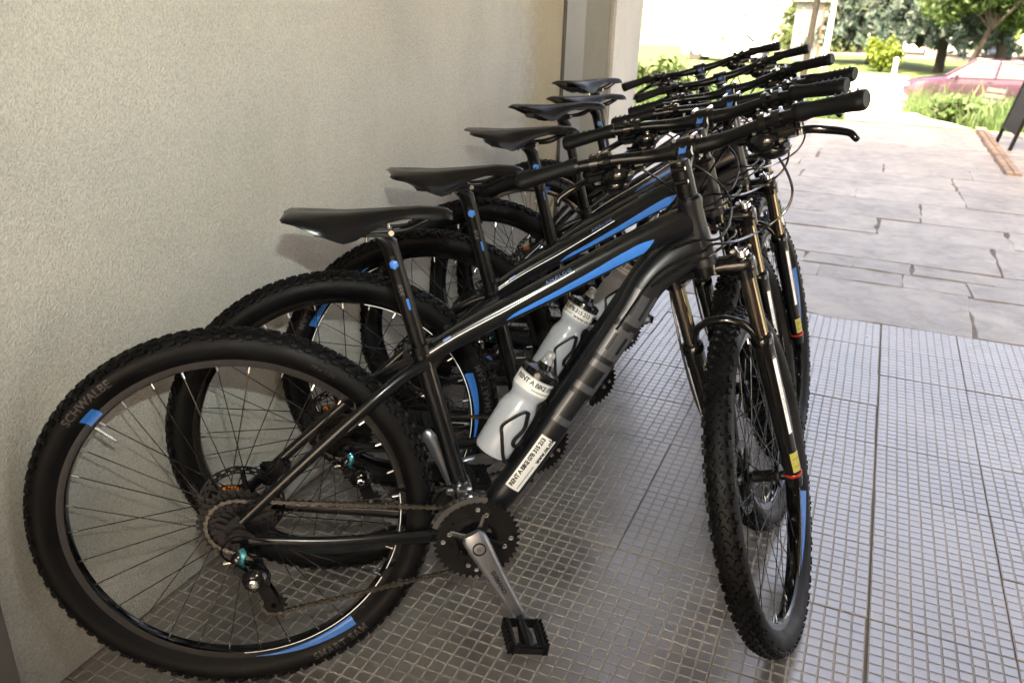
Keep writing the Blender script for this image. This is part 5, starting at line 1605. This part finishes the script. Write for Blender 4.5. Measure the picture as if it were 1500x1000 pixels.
h2 = tag(empty('house', T(1.5, 92, GZ)), 'distant white house with orange tiled roof behind the spruces', 'house')
m = MB(); m.box((0, 4, 1.9), (12, 8, 3.8)); m.build('wall', WALLW, h2, smooth=0)
RT = mat('orange_roof_tiles', (.55, .17, .07), .8, var=.15, vscale=8)
m = MB(); m.prism([(-6.5, 3.8), (6.5, 3.8), (6.5, 3.95), (0, 6.2), (-6.5, 3.95)], -.4, 8.4); m.build('roof', RT, h2, smooth=0)
for k in range(4):
    f = MB(); f.box((-4.4 + 2.9 * k, -.03, 2.1), (1.3, .06, 1.3)); fo = f.build('window', WFR, h2, smooth=0); MB().box((-4.4 + 2.9 * k, -.07, 2.1), (1.1, .02, 1.1)).build('pane', WGL, fo, smooth=0)
h3 = tag(empty('house', T(24, 98, GZ)), 'distant pale block closing the view behind the broadleaf trees', 'house')
m = MB(); m.box((0, 4, 4.5), (26, 8, 9)); m.build('wall', WALLW, h3, smooth=0)
for k in range(9):
    for fz in (2.0, 5.4):
        f = MB(); f.box((-11.2 + 2.8 * k, -.03, fz), (1.4, .06, 1.5)); fo = f.build('window', WFR, h3, smooth=0); MB().box((-11.2 + 2.8 * k, -.07, fz), (1.2, .02, 1.3)).build('pane', WGL, fo, smooth=0)

bo = tag(empty('bollard', T(.22, 38.5, GZ)), 'small white bollard at the end of the path by the shrub', 'bollard')
m = MB(); m.lathe([(.16, 0), (.16, .05), (.10, .08), (.095, .62), (.12, .66), (.11, .74), (0, .80)], 16, axis='z'); m.build('post', WPAINT, bo)

# park seat in the grass
bn = tag(empty('garden_chair', T(1.80, 16.3, z_ground(0, 16.3)) @ RZ(R(-50))), 'weathered grey slatted garden chair standing in the tall grass', 'chair')
WOODG = mat('weathered_wood', (.08, .083, .08), .8, var=.2, vscale=20)
IRON = mat('dark_iron', (.03, .03, .032), .5)
for k in range(5): MB().box((0, -.18 + .09 * k, .40), (.50, .075, .022), bev=.004).build('seat_slat', WOODG, bn)
for k in range(3): MB().box((0, .23 + .025 * k, .52 + .115 * k), (.50, .022, .085), rot=Matrix.Rotation(R(-12), 3, 'X'), bev=.004).build('back_slat', WOODG, bn)
for s in (-1, 1):
    MB().tube([(s * .23, .20, -.1), (s * .23, .21, .40), (s * .23, .30, .86)], .014, 8).build('leg', IRON, bn); MB().tube([(s * .23, -.20, -.1), (s * .23, -.20, .40)], .014, 8).build('leg', IRON, bn)

# A-frame board
ab = tag(empty('sandwich_board', T(1.335, 6.42, .003) @ RZ(R(6))), 'black folding sandwich board standing on the pavers at the right edge', 'sign')
BOARD = mat('black_board', (.006, .006, .007), .7, var=.1, vscale=10, spec=.2)
for s in (-1, 1):
    rot = Matrix.Rotation(s * R(11.5), 3, 'Y')
    top = Vector((0, 0, 1.16))
    def bpt(x, y, z): return top + rot @ Vector((x, y, z))
    m = MB(); m.box(top + rot @ Vector((-s * 0, 0, -.50)), (.020, .56, .98), rot=rot, bev=.003); m.build('board', BOARD, ab)
    for q in (-1, 1):
        m = MB(); m.box(top + rot @ Vector((0, q * .298, -.592)), (.034, .036, 1.185), rot=rot, bev=.004); m.build('leg', BOARD, ab)
    m = MB(); m.box(top + rot @ Vector((0, 0, -1.01)), (.026, .556, .04), rot=rot, bev=.003); m.build('rail', BOARD, ab)
for q in (-1, 1):
    m = MB(); m.cyl((0, q * .2 - .03, 1.175), (0, q * .2 + .03, 1.175), .012, seg=10); m.build('hinge', IRON, ab)
